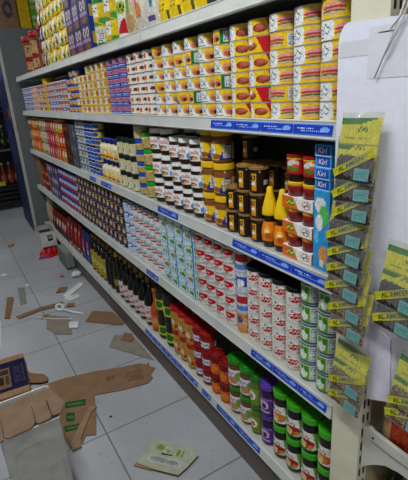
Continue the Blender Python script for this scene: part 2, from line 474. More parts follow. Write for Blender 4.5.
a_red2 = art(YEL, R_(-1, 0, -.72, 1, WHITE), *script(-1, -.74), H_(1, .3, .28, (.76, .06, .12)), *steak(-.3), R_(-.5, .55, -.2, .85, WHITE), *nutrition(.55, .95))
p_red2 = tin('meat_tin', 'tin', .0488, .0468, a_red2, 96, 26)
def pie(c): return (E_(c, .44, .26, .32, (.86, .58, .36)), E_(c+.02, .36, .2, .2, (.74, .4, .22)), E_(c+.1, .34, .1, .15, (.22, .12, .08)))
a_grn = art(WHITE, H_(1, .5, .42, YEL), *script(-.72, .05), R_(-.7, .06, .1, .16, (.2, .55, .2)), *pie(.4), R_(.72, 0, 1, 1, (.06, .45, .17)), R_(-1, 0, -.8, 1, (.06, .45, .17)))
p_grn = tin('meat_tin', 'tin', .0488, .0468, a_grn, 96, 26)
a_grn2 = art((.06, .45, .17), R_(-.6, 0, .12, 1, YEL), R_(-.6, .1, -.35, .85, WHITE), *pie(-.12), *nutrition(.3, .8))
p_grn2 = tin('meat_tin', 'tin', .0488, .0468, a_grn2, 96, 26)
a_blu = art(WHITE, H_(1, .5, .45, YEL), *script(-.72, .08), *pie(.42), H_(1, -.9, .52, (.08, .36, .8)), R_(-1, 0, -.8, 1, (.08, .36, .8)))
p_blu = tin('meat_tin', 'tin', .0488, .0468, a_blu, 96, 26)
a_blu2 = art((.08, .36, .8), H_(1, .45, -.1, YEL), R_(.45, 0, 1, 1, WHITE), *script(.5, .95), *pie(.16))
p_blu2 = tin('meat_tin', 'tin', .0488, .0468, a_blu2, 96, 26)
a_wht = art((.9, .88, .84), E_(-.05, .5, .17, .27, (.88, .5, .15)), E_(-.05, .5, .08, .12, (.68, .28, .08)), E_(.5, .5, .28, .12, (.42, .2, .1)), R_(.35, .6, .75, .68, (.3, .18, .12)), S_(-.8, -.35, .6, .1, .04, (.5, .15, .12)), R_(-1, 0, 1, .06, (.6, .45, .35)))
p_wht = tin('milk_tin', 'tin', .0488, .0468, a_wht, 48, 14)
a_bpk = art((.12, .25, .62), R_(-.7, .35, .7, .85, (.78, .5, .62)), S_(-.6, .6, .6, .12, .05, (.4, .15, .35)), R_(-.4, .08, .4, .2, (.6, .7, .9)))
p_bpk = tin('tuna_tin', 'tin', .0488, .0468, a_bpk, 40, 14)
a_crm = art((.86, .76, .42), R_(-.6, .2, .1, .8, WHITE), S_(-.55, .05, .55, .1, .05, (.5, .4, .2)), E_(.4, .5, .25, .3, (.8, .55, .2)), R_(.75, 0, 1, 1, (.85, .7, .15)))
p_crm = tin('fish_tin', 'tin', .0488, .0468, a_crm, 40, 12)
a_ylw = art(YEL, R_(-.7, .15, .2, .85, WHITE), E_(.4, .5, .25, .35, (.7, .4, .2)), S_(-.6, .1, .5, .12, .05, (.3, .3, .4)))
p_ylw = tin('fish_tin', 'tin', .0488, .0468, a_ylw, 40, 12)
a_bl3 = art((.08, .25, .62), R_(-.5, .4, .6, .8, (.6, .65, .8)), E_(.3, .4, .3, .28, (.85, .6, .15)))
p_bl3 = tin('fish_tin', 'tin', .0488, .0468, a_bl3, 32, 10)
a_wr = art((.82, .8, .76), R_(-.6, .3, .5, .75, (.45, .45, .62)), E_(.3, .45, .25, .25, (.75, .35, .3)), R_(-1, 0, 1, .12, (.75, .65, .3)))
p_wr = tin('fish_tin', 'tin', .0488, .0468, a_wr, 32, 10)
a_ys = art(YEL, R_(-.3, .2, .3, .8, (.75, .6, .1)))
p_ys = tin('fish_tin', 'tin', .0488, .0468, a_ys, 32, 10)
a_rt = art((.86, .82, .74), R_(-.6, .3, .6, .75, (.8, .3, .28)), R_(-.4, .45, .4, .6, (.9, .8, .75)))
p_rt = tin('fish_tin', 'tin', .0488, .0468, a_rt, 32, 10)
a_bw = art((.8, .82, .86), R_(-.6, .2, .4, .8, (.12, .22, .62)), R_(-.3, .4, .2, .6, (.8, .82, .9)))
p_bw = tin('fish_tin', 'tin', .0488, .0468, a_bw, 32, 10)
def cols(a, n, d=.1005): return [a+d*i for i in range(n)]
z = ZB['B']; FC = .34
fill([p_sand, p_sand2, p_sand], cols(.81, 3), z, 6, 'yellow sandwich-picture meat tin', 'the white board', 'yellow sandwich meat tins', face=.31)
fill([p_red, p_red, p_red2], cols(1.1115, 2), z, 6, 'red and yellow meat tin', 'the sandwich tins', 'red and yellow meat tins', face=.31)
fill([p_grn, p_grn2, p_grn], cols(1.3125, 3), z, 6, 'green and yellow meat tin', 'the red meat tins', 'green and yellow meat tins', face=.31)
fill([p_blu, p_blu, p_blu2], cols(1.614, 3), z, 6, 'blue and yellow meat tin', 'the green meat tins', 'blue and yellow meat tins', face=.31)
fill(p_wht, cols(1.9155, 3), z, 6, 'white tin with orange dots', 'the blue-yellow tins', 'white orange-dotted tins')
fill(p_bpk, cols(2.217, 3), z, 6, 'blue tin with pink panel', 'the orange-dotted tins', 'blue and pink tins')
fill([p_crm, p_crm, p_ylw], cols(2.5185, 4), z, 6, 'cream fish tin', 'the blue-pink tins', 'cream fish tins')
fill([p_ylw, p_crm], cols(2.9205, 2), z, 5, 'yellow and white fish tin', 'the cream tins', 'yellow white fish tins')
fill([p_bl3, p_bl3, p_ylw], cols(3.1215, 3), z, [6, 6, 5], 'deep blue fish tin', 'the yellow-white tins', 'deep blue fish tins', parts=False)
fill([p_wr, p_wr, p_wr, p_bw], cols(3.423, 7), z, 5, 'multicoloured white fish tin', 'the deep blue tins', 'multicoloured white fish tins', parts=False)
fill(p_ys, cols(4.1265, 1), z, 6, 'plain yellow tin', 'the white multicoloured tins', 'plain yellow tins', parts=False)
fill([p_wr, p_crm], cols(4.227, 3), z, 5, 'pale printed tin', 'the plain yellow tins', 'pale printed tins', parts=False)
fill(p_rt, cols(4.5285, 3), z, 5, 'white tin with red panel', 'the pale printed tins', 'white red-panel tins', parts=False)
fill(p_bw, cols(4.83, 5), z, 5, 'white tin with navy panel', 'the red-panel tins', 'white navy-panel tins', parts=False)

# ================================================================== jar shelf
z = ZB['C']
# blue cheese boxes: tall carton with four flat boxes on it
a_tall = art((.18, .6, .85), E_(-.2, .82, .7, .1, WHITE), E_(.3, .7, .6, .13, (.35, .75, .35)), E_(-.3, .6, .5, .1, (.9, .92, .9)), E_(.3, .2, .55, .12, (.9, .6, .3)), R_(-.1, .05, .4, .14, (.92, .9, .85)), E_(-.6, .42, .3, .08, (.4, .78, .95)))
pt = carton('cheese_carton', 'carton', .11, .058, .235, (.15, .5, .8), a_tall, nu=24, nv=44)
pt.place((.905, .815, z), .0, 'tall sky blue carton with green hill picture, below the flat blue cheese boxes')
def kiri_deco(g):
    g.text('Kiri', lambda x, y: (-.0556, -x*.021+.002, .0155+y*.021), WHITE, .2)
    g.text('Kiri', lambda x, y: (x*.021, -.0296, .0155+y*.021), WHITE, .2)
a_kb = art((.2, .62, .88), R_(-.8, .1, .8, .9, (.1, .3, .72)), R_(-1, 0, 1, .08, (.8, .85, .9)))
pk = carton('cheese_box', 'box', .11, .058, .031, (.15, .5, .8), a_kb, a_kb, deco=kiri_deco)
fill(pk, [.815], z+.235, 4, 'flat blue square-cheese box', 'the red jam jars', 'flat blue cheese boxes', face=0, jit=.04, x=.905)
# red jam twin packs in an orange and white sleeve
def twin():
    h = .08; sl = G()
    a_sl = art((.88, .42, .1), H_(1, .35, .1, WHITE), E_(-.42, .5, .3, .3, (.35, .5, .12)), S_(-.7, -.15, .5, .08, .07, (.9, .85, .3)), E_(.6, .5, .27, .34, (.8, .1, .1)), E_(.6, .5, .23, .27, WHITE), S_(.42, .78, .5, .09, .07, (.25, .1, .1)))
    sl.box(-.034, -.0655, 0.0005, .034, .0655, .036, (.8, .4, .12), a_sl, art(WHITE, R_(-1, 0, 0, 1, (.88, .42, .1))), WHITE, 56, 18)
    parts = []
    for yy in (-.0325, .0325):
        j = G(); j.lathe([(.0305, .036, (.5, .1, .1)), (.031, .066, (.62, .14, .16)), (.029, .069, (.5, .1, .1))], 20, cy=yy)
        a_j = art((.58, .12, .13), N_(.25, (.7, .25, .25)), R_(-.4, .1, .4, .9, (.66, .2, .2)))
        l = G(); l.lathe([(.0305, .068, YEL), (.0312, .070, (.85, .6, .1)), (.0312, .0775, YEL), (.03, .0795, YEL), (.027, .0795, (.6, .12, .1)), (.026, .0785, (.6, .12, .1))], 20, cy=yy)
        parts.append(('jar', j.mesh('jar', 'glass'), 'red jam jar', [('lid', l.mesh('lid', 'plastic'))]))
    return Proto('jam_twin_pack', 'jam jars', sl.mesh('jam_twin_pack', 'print'), parts, .08, .034)
p_tw = twin()
for k, w in enumerate(['bottom', 'middle', 'top']):
    p_tw.place((.884, .9135, z+.0805*k), random.uniform(-.03, .03), f'red jam jar pair in orange and white sleeve, {w} of three stacked', 'red jam twin packs')
a_cup = art((.72, .08, .08), E_(-.05, .62, .42, .26, (.85, .8, .75)), E_(-.05, .35, .42, .16, (.3, .5, .15)), E_(.1, .5, .2, .1, (.85, .3, .1)), R_(-1, .9, 1, 1, (.85, .65, .1)))
p_cup = jar('jam_jar', 'jar', .032, .08, (.16, .05, .04), a_cup, (.62, .06, .07), lab=(.32, .98), lidh=.1, lidr=1.03, top=(.55, .05, .05), neck=.95)
for i, (y, w) in enumerate([(.879, 'nearer'), (.948, 'farther')]):
    p_cup.place((.884, y, z+.2415), .4, f'red-wrapped dark jam jar on top of the sleeved pairs, {w} one', 'red-wrapped jam jars')
# honey bears
def honey_bottle():
    b = G(); r = .027; dk = (.16, .06, .03)
    b.lathe([(r*.9, .0005, dk), (r*1.02, .02, dk), (r*.98, .05, dk), (r*.7, .078, dk), (r*.78, .092, dk), (r*.62, .108, dk), (r*.55, .114, dk)], 22)
    a = art((.9, .5, .05), E_(-.05, .5, .3, .25, (.95, .72, .2)), E_(.1, .3, .3, .16, (.75, .35, .05)), R_(-.25, .45, .15, .58, (.9, .85, .7)))
    t = G(); pr = lambda q: 1+.06*math.sin(PI*q)-.27*max(0, (q-.45))**1.0*1.6
    t.cyl_art(r*1.03, .022, .088, a, 40, 22, rf=pr, span=1.35)
    c = G(); c.lathe([(r*.98, .11, YEL), (r*1.0, .114, YEL), (r*.97, .128, YEL), (r*.82, .145, YEL), (r*.62, .166, YEL), (r*.42, .185, YEL), (r*.36, .2, YEL), (r*.2, .204, YEL)], 20)
    return Proto('honey_bottle', 'bottle', b.mesh('honey_bottle', 'glass'), [('cap', c.mesh('cap', 'plastic'), 'yellow cone cap'), ('label', t.mesh('label', 'print'))], .204, r)
p_hb = honey_bottle()
for y, w in [(1.008, 'right bottle beside the jam sleeves'), (1.07, 'left bottle beside the honey jars')]:
    p_hb.place((.876, y, z), .5, f'honey squeeze bottle with yellow cone cap, {w}', 'yellow-capped honey bottles')
# honey jars
a_hn = art((.14, .06, .035), R_(-.3, .02, .06, .98, (.86, .64, .1)), E_(-.12, .76, .14, .14, BLACK), E_(-.12, .76, .08, .07, (.85, .6, .1)), R_(-.24, .36, .0, .52, WHITE), E_(-.12, .08, .16, .08, (.88, .5, .08)), R_(.55, .35, .85, .6, (.7, .7, .68)))
p_hn = jar('honey_jar', 'jar', .0345, .0875, (.15, .07, .04), a_hn, (.58, .43, .2), lab=(.12, .86), lidh=.1, lidr=1.0, nu=60)
fill(p_hn, [1.134, 1.2075, 1.2815], z, 3, 'dark honey jar with gold lid', 'the yellow-capped bottles', 'front honey jars', face=.5, skip=((2, 2),))
for i, y in enumerate([1.06, 1.134, 1.2075, 1.2815]):
    for k in range(4 if i == 3 else 3):
        p_hn.place((.962, y, z+.0875*k), .4+random.uniform(-.2, .2), f"dark honey jar in the rear row, {['bottom', 'second up', 'third up', 'topmost'][k]}, {NTH[i]} column from jam jars", 'rear honey jars')
# peanut butter
a_pb = art(YEL, E_(-.45, .55, .42, .46, WHITE), S_(-.75, -.15, .6, .09, .05, (.15, .25, .6)), R_(-.6, .3, -.2, .42, (.2, .35, .7)), E_(.0, .22, .3, .18, (.6, .35, .15)), H_(1, -.4, .18, (.14, .18, .55)), R_(.45, .12, .92, .86, (.78, .76, .7)), T_(.48, .16, .9, .82, 8, (.3, .3, .3)))
p_pb = jar('peanut_butter_jar', 'jar', .0425, .1255, (.5, .3, .14), a_pb, (.9, .72, .06), lab=(.14, .72), lidh=.2, lidr=1.0, nu=56, nv=24)
fill(p_pb, [1.362, 1.449], z, 3, 'tan peanut butter jar with yellow lid', 'the honey jars', 'yellow-lidded peanut butter jars')
# chocolate spread
a_nu = art((.94, .94, .92), R_(-1, .0, 1, .04, (.8, .78, .74)), E_(-.3, .22, .2, .2, (.72, .45, .22)), E_(.02, .24, .3, .16, (.35, .18, .1)), E_(.1, .2, .2, .1, (.85, .7, .45)), E_(.62, .26, .2, .24, (.3, .6, .85)), E_(-.55, .18, .14, .12, (.3, .5, .2)))
def spread(r, h):
    def deco(t):
        zc = h*.81*.64; hh = h*.215
        t.cyl_text('utella', r*1.007, zc, hh, (.78, .06, .08), ang=.09, wmul=.92)
        t.cyl_text('n', r*1.007, zc, hh, BLACK, ang=-hh*1.3*.92/r+.02, wmul=.92)
    return jar('chocolate_spread_jar', 'jar', r, h, (.17, .08, .05), a_nu, (.92, .92, .9), lab=(.24, .84), lidh=.19, lidr=.93, neck=.85, nu=64, nv=22, deco=deco)
p_n4 = spread(.0435, .11); p_n7 = spread(.049, .1195)
fill(p_n4, [1.541, 1.632, 1.723], z, 3, 'white-lidded chocolate spread jar', 'the peanut butter', 'front chocolate spread jars')
fill(p_n7, [1.821, 1.923], z, 3, 'large white-lidded chocolate spread jar', 'the smaller ones', 'large chocolate spread jars')
for i, y in enumerate([1.545, 1.65, 1.755]):
    for k in range(3):
        p_n7.place((.995, y, z+.1195*k), .5+random.uniform(-.3, .3), f"large chocolate spread jar, shaded rear row, {['bottom', 'middle', 'topmost'][k]}, {NTH[i]} column from peanut butter", 'rear chocolate spread jars')
# sandwich spreads
BITS = art((.78, .68, .42), N_(.12, (.75, .4, .15)), N_(.12, (.45, .55, .2), k=31))
def spread_deco_art(c): return art((.82, .76, .55), R_(-.5, .1, .5, .9, (.88, .86, .78)), E_(0, .5, .3, .25, c))
p_gl = jar('sandwich_spread_jar', 'jar', .047, .084, (.78, .68, .42), None, (.1, .62, .14), lidh=.24, contents=BITS)
fill(p_gl, [2.03], z, 4, 'beige sandwich spread jar with green lid', 'the chocolate spread', 'green-lidded spread jars')
p_bl = jar('sandwich_spread_tub', 'tub', .048, .0585, (.78, .7, .5), None, (.06, .3, .75), lidh=.3, contents=BITS)
fill(p_bl, [2.13], z, 5, 'beige spread tub with blue lid', 'the green-lidded jars', 'blue-lidded spread tubs')
p_bt = jar('sandwich_spread_jar', 'jar', .049, .095, (.8, .72, .55), None, (.06, .3, .75), lidh=.2, contents=art((.8, .74, .58), N_(.08, (.7, .5, .25))))
p_bt.place((.898, 2.13, z+.0585*5), 0, 'beige spread jar with blue lid standing on the blue-lidded tubs')
a_dg = art((.82, .78, .62), R_(-.4, .1, .35, .8, (.86, .82, .7)), E_(0, .5, .1, .25, (.35, .55, .25)), R_(.6, .1, 1, .9, (.75, .7, .5)))
p_dg = jar('mayonnaise_jar', 'jar', .044, .097, (.8, .74, .58), a_dg, (.02, .14, .1), lab=(.1, .8), lidh=.26)
fill(p_dg, [2.23, 2.322, 2.414], z, 3, 'beige mayonnaise jar with dark green lid', 'the blue-lidded tubs', 'green-topped mayonnaise jars')
a_my = art((.9, .86, .7), E_(-.1, .5, .5, .42, (.92, .75, .1)), E_(-.1, .62, .3, .16, WHITE), R_(-.3, .2, .2, .3, (.6, .2, .1)), E_(.2, .15, .3, .12, (.7, .3, .12)))
p_my = bottle('mayonnaise_bottle', 'bottle', .038, .135, (.88, .84, .68), (.06, .12, .5), a_my, lab=(.08, .55), shoulder=.6, neckr=.55, capfrom=.8, bodymat='plastic')
fill(p_my, [2.50, 2.582, 2.664, 2.746], z, 2, 'cream mayonnaise bottle with blue cap', 'the mayonnaise jars', 'blue-capped mayonnaise bottles')
a_t1 = art((.85, .75, .2), R_(-.6, .2, .5, .7, (.15, .3, .7)), R_(-1, .82, 1, 1, (.1, .2, .55)))
a_t2 = art((.85, .86, .88), R_(-.7, .15, .6, .6, (.2, .4, .75)), R_(-1, .75, 1, 1, (.06, .1, .4)))
a_t3 = art((.75, .77, .8), R_(-.7, .2, .3, .7, (.45, .5, .62)), R_(-1, .8, 1, 1, (.2, .25, .4)), E_(.5, .4, .3, .25, (.85, .8, .4)))
tubs = [tin('cheese_tub', 'tub', .036, .052, a, 36, 10, rim=rc, lidname='lid') for a, rc in ((a_t1, (.15, .35, .75)), (a_t2, (.1, .18, .55)), (a_t3, (.7, .72, .75)))]
fill([tubs[0], tubs[1]], [2.828, 2.902], z, 7, 'yellow and blue cheese tub', 'the mayonnaise bottles', 'yellow blue cheese tubs')
fill([tubs[1]], [2.978, 3.054], z, 7, 'white cheese tub with navy band', 'the yellow-blue tubs', 'navy-banded cheese tubs')
fill([tubs[2]], [3.13, 3.206, 3.282], z, 7, 'pale grey cheese tub', 'the navy-banded tubs', 'pale grey cheese tubs')
p_gp = carton('soup_carton', 'carton', .05, .075, .11, (.3, .33, .38), art((.3, .34, .4), R_(-.6, .2, .6, .5, (.45, .48, .52)), N_(.1, (.2, .22, .3))))
fill(p_gp, [3.37, 3.45], z, 3, 'slate grey carton', 'the pale cheese tubs', 'slate grey cartons')
p_rb = carton('soup_carton', 'carton', .05, .08, .11, (.3, .1, .06), art((.32, .1, .06), R_(-.5, .5, .5, .8, (.5, .2, .08)), E_(0, .3, .4, .16, (.2, .07, .04))))
fill(p_rb, [3.54, 3.625], z, 3, 'dark reddish brown carton', 'the slate cartons', 'dark reddish brown cartons')
def noodle(c1, c2, c3): return art(c1, E_(0, .62, .6, .2, (.88, .85, .75)), E_(.1, .28, .55, .18, c2), S_(-.5, .5, .64, .07, .04, c3), R_(-1, .9, 1, 1, c2))
def npouch(c1, c2, c3): return pouch('noodle_packet', 'packet', .05, .092, .117, c1, noodle(c1, c2, c3), 14, 14)
p1 = npouch((.72, .1, .07), (.9, .55, .1), (.2, .4, .15)); p1b = npouch((.85, .4, .08), (.75, .75, .1), (.1, .4, .15))
p2 = npouch((.68, .14, .2), (.85, .5, .5), (.6, .1, .1)); p3 = npouch((.75, .72, .6), (.12, .5, .14), (.1, .4, .1)); p4 = npouch((.85, .4, .15), (.65, .3, .12), (.3, .3, .6))
fill([p1, p1b], [3.725+.095*i for i in range(4)], z, 3, 'red and orange noodle packet', 'the brown cartons', 'red orange noodle packets')
fill([p2], [4.105+.095*i for i in range(4)], z, 3, 'crimson noodle packet', 'the red-orange packets', 'crimson noodle packets')
fill([p3], [4.485+.095*i for i in range(3)], z, 3, 'white and green noodle packet', 'the crimson packets', 'white green noodle packets')
fill([p4, p1b], [4.77+.095*i for i in range(6)], z, 3, 'orange noodle packet', 'the white-green packets', 'orange noodle packets')

# ================================================================== lower can shelf
z = ZB['D']
a_gt = art((.82, .85, .84), R_(-.42, .1, .3, .9, (.42, .70, .12)), E_(-.1, .42, .24, .28, (.9, .92, .88)), E_(.08, .66, .12, .16, (.2, .5, .1)), E_(-.25, .7, .1, .12, (.25, .55, .12)), R_(-1, .08, -.46, .92, (.86, .88, .88)), T_(.36, .14, .92, .86, 9, (.45, .52, .5)), T_(-.9, .2, -.5, .8, 6, (.5, .6, .55)), R_(-1, .9, 1, 1, (.25, .36, .42)), R_(-1, .86, 1, .89, (.8, .84, .85)), R_(-1, 0, 1, .1, (.25, .36, .42)))
p_gt = tin('vegetable_tin', 'tin', .0365, .0715, a_gt, 60, 22)
fill(p_gt, [.80, .8755], z, 5, 'white tin with lime green label', 'the cream end post', 'lime-labelled vegetable tins')
a_rw = art((.88, .87, .84), E_(-.05, .5, .42, .17, (.72, .08, .1)), E_(.12, .62, .3, .14, (.72, .08, .1)), S_(-.4, .38, .54, .06, .035, (.92, .85, .82), 26), E_(.35, .2, .2, .1, (.85, .55, .5)), E_(-.2, .82, .06, .07, (.45, .25, .15)), N_(.06, (.75, .7, .66)), E_(.7, .35, .2, .25, (.78, .2, .2)), R_(-1, .92, 1, 1, (.8, .8, .8)), R_(-1, 0, 1, .06, (.8, .8, .8)))
rwf = lambda q: 1-.05*math.sin(PI*q)**2+.0*q
def rwjar(lidc, lidname, lh=0):
    g = G(); g.cyl_art(.0352, .002, .057, a_rw, 60, 20, rf=lambda q: .97+.03*math.sin(PI*min(1, q*1.15)))
    g.lathe([(.033, .0005, SILVER), (.034, .002, SILVER)], 20, True, False)
    l = G(); l.lathe([(.0345, .0555, lidc), (.0352, .0565, lidc), (.0352, .0588+lh, lidc), (.032, .0592+lh, lidc), (.029, .0592+lh, lidc), (.028, .058+lh, lidc)], 22)
    return Proto('tomato_paste_jar', 'jar', g.mesh('tomato_paste_jar', 'print'), [('lid', l.mesh('lid', 'plastic'), 'black lid' if lidc == BLACK else None)], .0593, .0355)
p_rw = rwjar((.85, .85, .84), 'w'); p_rwb = rwjar(BLACK, 'b', .013)
ys = [.949, 1.0215, 1.094, 1.1665]
for i, y in enumerate(ys):
    for k in range(5):
        (p_rwb if k == 4 else p_rw).place((FRONT+.0395, y, z+.0602*k), .6+random.uniform(-.2, .2),
            f"white jar with red script badge{' and black lid' if k == 4 else ''}, {'topmost' if k == 4 else TIER[k]}, {NTH[i]} column from lime tins", 'white red-badge jars')
a_c1 = art((.78, .8, .86), R_(-.5, .3, .5, .8, (.15, .3, .7)), E_(0, .5, .3, .2, WHITE)); a_c2 = art((.8, .8, .84), R_(-.6, .5, .6, .9, (.7, .15, .15)), R_(-.6, .1, .6, .4, (.35, .5, .8)))
a_c3 = art((.85, .55, .2), E_(0, .5, .5, .35, (.8, .65, .45)), E_(-.2, .7, .3, .2, (.15, .3, .6)), N_(.15, (.7, .3, .1)))
pc = [tin('powder_can', 'can', .0345, .0885, a, 40, 16) for a in (a_c3, a_c2, a_c1)]
for k, (p, w) in enumerate(zip([pc[0], pc[1], pc[2], pc[1]], ['orange can with blue spot at the bottom', 'red and blue can second up', 'blue and white can third up', 'red and blue can topmost'])):
    p.place((.886, 1.243, z+.0887*k), .4, f"{w}, between the red-badge jars and milk cans", 'mixed powder cans')
def luna_deco(t):
    t.cyl_text('Luna', .0362, .047, .0122, (.95, .93, .9), wmul=1.0, shear=.15)
a_lu = art((.88, .87, .84), E_(0, .67, .56, .22, (.74, .07, .09)), T_(-.5, .12, .5, .36, 3, (.45, .4, .4), .75), E_(.05, .38, .2, .07, (.75, .6, .6)), R_(.72, .1, .98, .6, (.7, .7, .72)), R_(-1, .93, 1, 1, (.75, .76, .77)), R_(-1, 0, 1, .06, (.75, .76, .77)))
p_lu = tin('milk_can', 'can', .0355, .0705, a_lu, 64, 24, deco=luna_deco)
fill(p_lu, [1.322, 1.397, 1.472, 1.547], z, 5, 'white milk can with red oval', 'the mixed cans', 'red-oval milk cans')
def feta(o): return art((.74, .86, .9), N_(.3, (.9, .93, .9), k=5), N_(.2, (.25, .58, .2), k=6, t0=.15, t1=.75), E_(-.15, .62, .34, .17, (.92, .94, .92)), T_(-.42, .55, .12, .7, 1, (.15, .45, .2), .8), E_(.1, .3, .36, .15, o), N_(.2, (.2, .5, .15), -.3, .1, .5, .4, k=8), R_(.68, 0, 1, 1, (.12, .48, .82)), R_(-1, 0, 1, .05, (.4, .65, .8)))
pf = [carton('cheese_carton', 'carton', .07, .081, .0725, (.2, .5, .75), feta(c), feta(c), nu=26, nv=20) for c in ((.3, .6, .15), (.8, .4, .15), (.75, .82, .85))]
fill([pf[0], pf[2], pf[1]], [1.632, 1.716, 1.80, 1.884], z, 5, 'pale blue and green cheese carton', 'the milk cans', 'blue green cheese cartons', face=.05, jit=.05)
a_rc = art((.55, .8, .88), N_(.2, (.85, .9, .92), k=7), R_(-1, .5, 1, .86, (.76, .1, .13)), N_(.18, (.88, .8, .8), -1, .5, 1, .86, k=8), S_(-.5, .5, .72, .05, .05, WHITE), E_(0, .3, .4, .18, (.88, .88, .86)), R_(-1, 0, 1, .1, (.85, .86, .86)))
p_rc = tin('evaporated_milk_can', 'can', .0355, .067, a_rc, 44, 16)
fill(p_rc, [1.985, 2.06, 2.135, 2.21, 2.285], z, 5, 'red and sky blue milk can', 'the cheese cartons', 'red and sky blue milk cans')
a_bc = art((.8, .85, .92), R_(-1, .45, 1, .95, (.15, .32, .72)), E_(0, .4, .4, .25, (.7, .82, .92)), R_(-.5, .6, .5, .75, WHITE))
p_bc = tin('evaporated_milk_can', 'can', .0355, .067, a_bc, 40, 14)
fill(p_bc, [2.362, 2.438], z, 5, 'white and blue milk can', 'the red-sky cans', 'white and blue milk cans')
a_nv = art((.06, .07, .2), R_(-.6, .15, .5, .5, (.25, .25, .4)), E_(.0, .66, .25, .26, (.84, .70, .46)), R_(-1, .9, 1, 1, (.45, .36, .25)), R_(-1, 0, 1, .06, (.3, .3, .36)))
p_nv = tin('cream_can', 'can', .039, .068, a_nv, 36, 14, rim=(.85, .68, .38), mat='print')
fill(p_nv, [2.522+.083*i for i in range(13)], z, 5, 'navy cream can with gold badge', 'the white-blue cans', 'navy and gold cream cans')
a_br = art((.14, .24, .6), R_(-.6, .4, .6, .8, (.7, .75, .85)), E_(.2, .25, .4, .2, (.7, .2, .25)))
p_br = tin('cream_can', 'can', .042, .085, a_br, 28, 10)
fill(p_br, [3.615+.09*i for i in range(7)], z, 4, 'blue can with pale panel', 'the navy cans', 'blue pale-panel cans', parts=False)
p_pg = carton('tea_carton', 'carton', .06, .088, .11, (.35, .2, .45), art((.36, .2, .46), E_(0, .6, .6, .25, (.75, .72, .8)), R_(-.8, .05, .8, .3, (.2, .5, .3))))
fill(p_pg, [4.255+.092*i for i in range(5)], z, 3, 'purple and green tea carton', 'the blue cans', 'purple green tea cartons')
p_rg = carton('tea_carton', 'carton', .16, .18, .10, (.55, .12, .08), art((.6, .15, .08), R_(-.9, .75, .9, .95, (.85, .65, .25)), R_(-.5, .2, .4, .55, (.2, .08, .06))))
fill(p_rg, [4.81, 5.0], z, 2, 'wide red and gold carton', 'the purple-green cartons', 'wide red gold cartons', x=.94)
g = G(); g.box(-.1, -.1, 0, .1, .1, .35, CARD, art(CARD, R_(-.02, 0, .02, 1, (.5, .36, .22)))); put('cardboard_box', g.mesh('cardboard_box', 'card'), (.96, 5.21, z), label='brown cardboard box at the far end of the lower can shelf', cat='box')

# ================================================================== bottom shelf
z = ZB['E']
a_jg = art(WHITE, R_(-1, 0, 1, .08, (.3, .6, .15)), E_(.05, .34, .55, .26, (.62, .1, .1)), E_(-.2, .26, .3, .2, (.85, .75, .5)), S_(-.6, .3, .72, .06, .04, (.5, .08, .1)), E_(-.45, .78, .22, .14, (.25, .55, .15)), H_(1, .3, .75, (.42, .65, .12)), E_(.35, .2, .2, .12, (.8, .5, .2)))
a_jg2 = art(WHITE, E_(.05, .34, .55, .26, (.8, .45, .12)), E_(-.2, .26, .3, .2, (.85, .75, .5)), S_(-.6, .3, .72, .06, .04, (.5, .08, .1)), E_(-.45, .78, .22, .14, (.25, .55, .15)), H_(1, .3, .75, (.42, .65, .12)))
GL = (.22, .62, .07)
p_j1 = jar('jam_jar', 'jar', .0365, .156, (.07, .03, .03), a_jg, GL, lab=(.14, .74), lidh=.17, lidr=1.03, nu=60, nv=30, bodymat='glass')
p_j2 = jar('jam_jar', 'jar', .0365, .156, (.12, .05, .03), a_jg2, GL, lab=(.14, .74), lidh=.17, lidr=1.03, nu=60, nv=30)
fill([p_j1, p_j1, p_j2], [.782, .8635, .942, 1.020], z, 2, 'dark jam jar with bright green lid', 'the cream post', 'bright green-lidded jam jars')
a_pu = art((.35, .16, .5), E_(-.05, .55, .42, .26, (.8, .7, .82)), E_(0, .5, .2, .14, (.25, .08, .3)), R_(-.6, .84, .6, .94, (.6, .4, .75)), R_(-.4, .1, .4, .2, (.85, .8, .88)))
p_pu = jar('jam_jar', 'jar', .036, .147, (.14, .05, .2), a_pu, (.34, .2, .62), lab=(.1, .74), lidh=.15, lidr=1.0, nu=48, nv=26)
fill(p_pu, [1.099], z, 2, 'purple jam jar with violet lid', 'the green-lidded jam', 'violet-lidded jam jars')
a_pk = art((.45, .55, .15), E_(-.1, .55, .45, .3, (.88, .88, .8)), E_(-.05, .5, .2, .16, (.75, .35, .12)), R_(-.5, .15, .3, .25, (.2, .45, .12)))
p_pk = jar('pickle_jar', 'jar', .0315, .141, (.38, .42, .12), a_pk, (.1, .4, .08), lab=(.12, .74), lidh=.12, lidr=1.0, nu=44, nv=24)
fill(p_pk, [1.17], z, 2, 'slim olive green pickle jar', 'the violet-lidded jars', 'slim pickle jars')
a_pd = art((.86, .87, .86), E_(.05, .3, .4, .24, (.75, .5, .35)), S_(-.6, .2, .72, .06, .05, (.15, .3, .6)), E_(.45, .55, .25, .3, (.5, .6, .3)), R_(.75, 0, 1, 1, (.5, .3, .15)))
p_pd = jar('pickle_jar', 'jar', .0395, .142, (.42, .24, .12), a_pd, (.1, .5, .09), lab=(.14, .78), lidh=.15, lidr=1.0, nu=48, nv=26)
fill(p_pd, [1.243, 1.325], z, 2, 'brown pickle jar with white label', 'the slim pickle jars', 'white-labelled pickle jars')
a_or = art((.75, .25, .06), N_(.2, (.85, .4, .1)), R_(-1, .8, 1, 1, (.4, .08, .05)), E_(0, .4, .5, .3, (.85, .45, .1)))
p_or = jar('sauce_jar', 'jar', .0385, .109, (.5, .12, .05), a_or, (.5, .06, .06), lab=(.05, .95), lidh=.2, lidr=.95, nu=40, nv=18)
fill(p_or, [1.407, 1.487], z, 2, 'orange chilli sauce jar', 'the white-labelled pickles', 'orange chilli sauce jars')
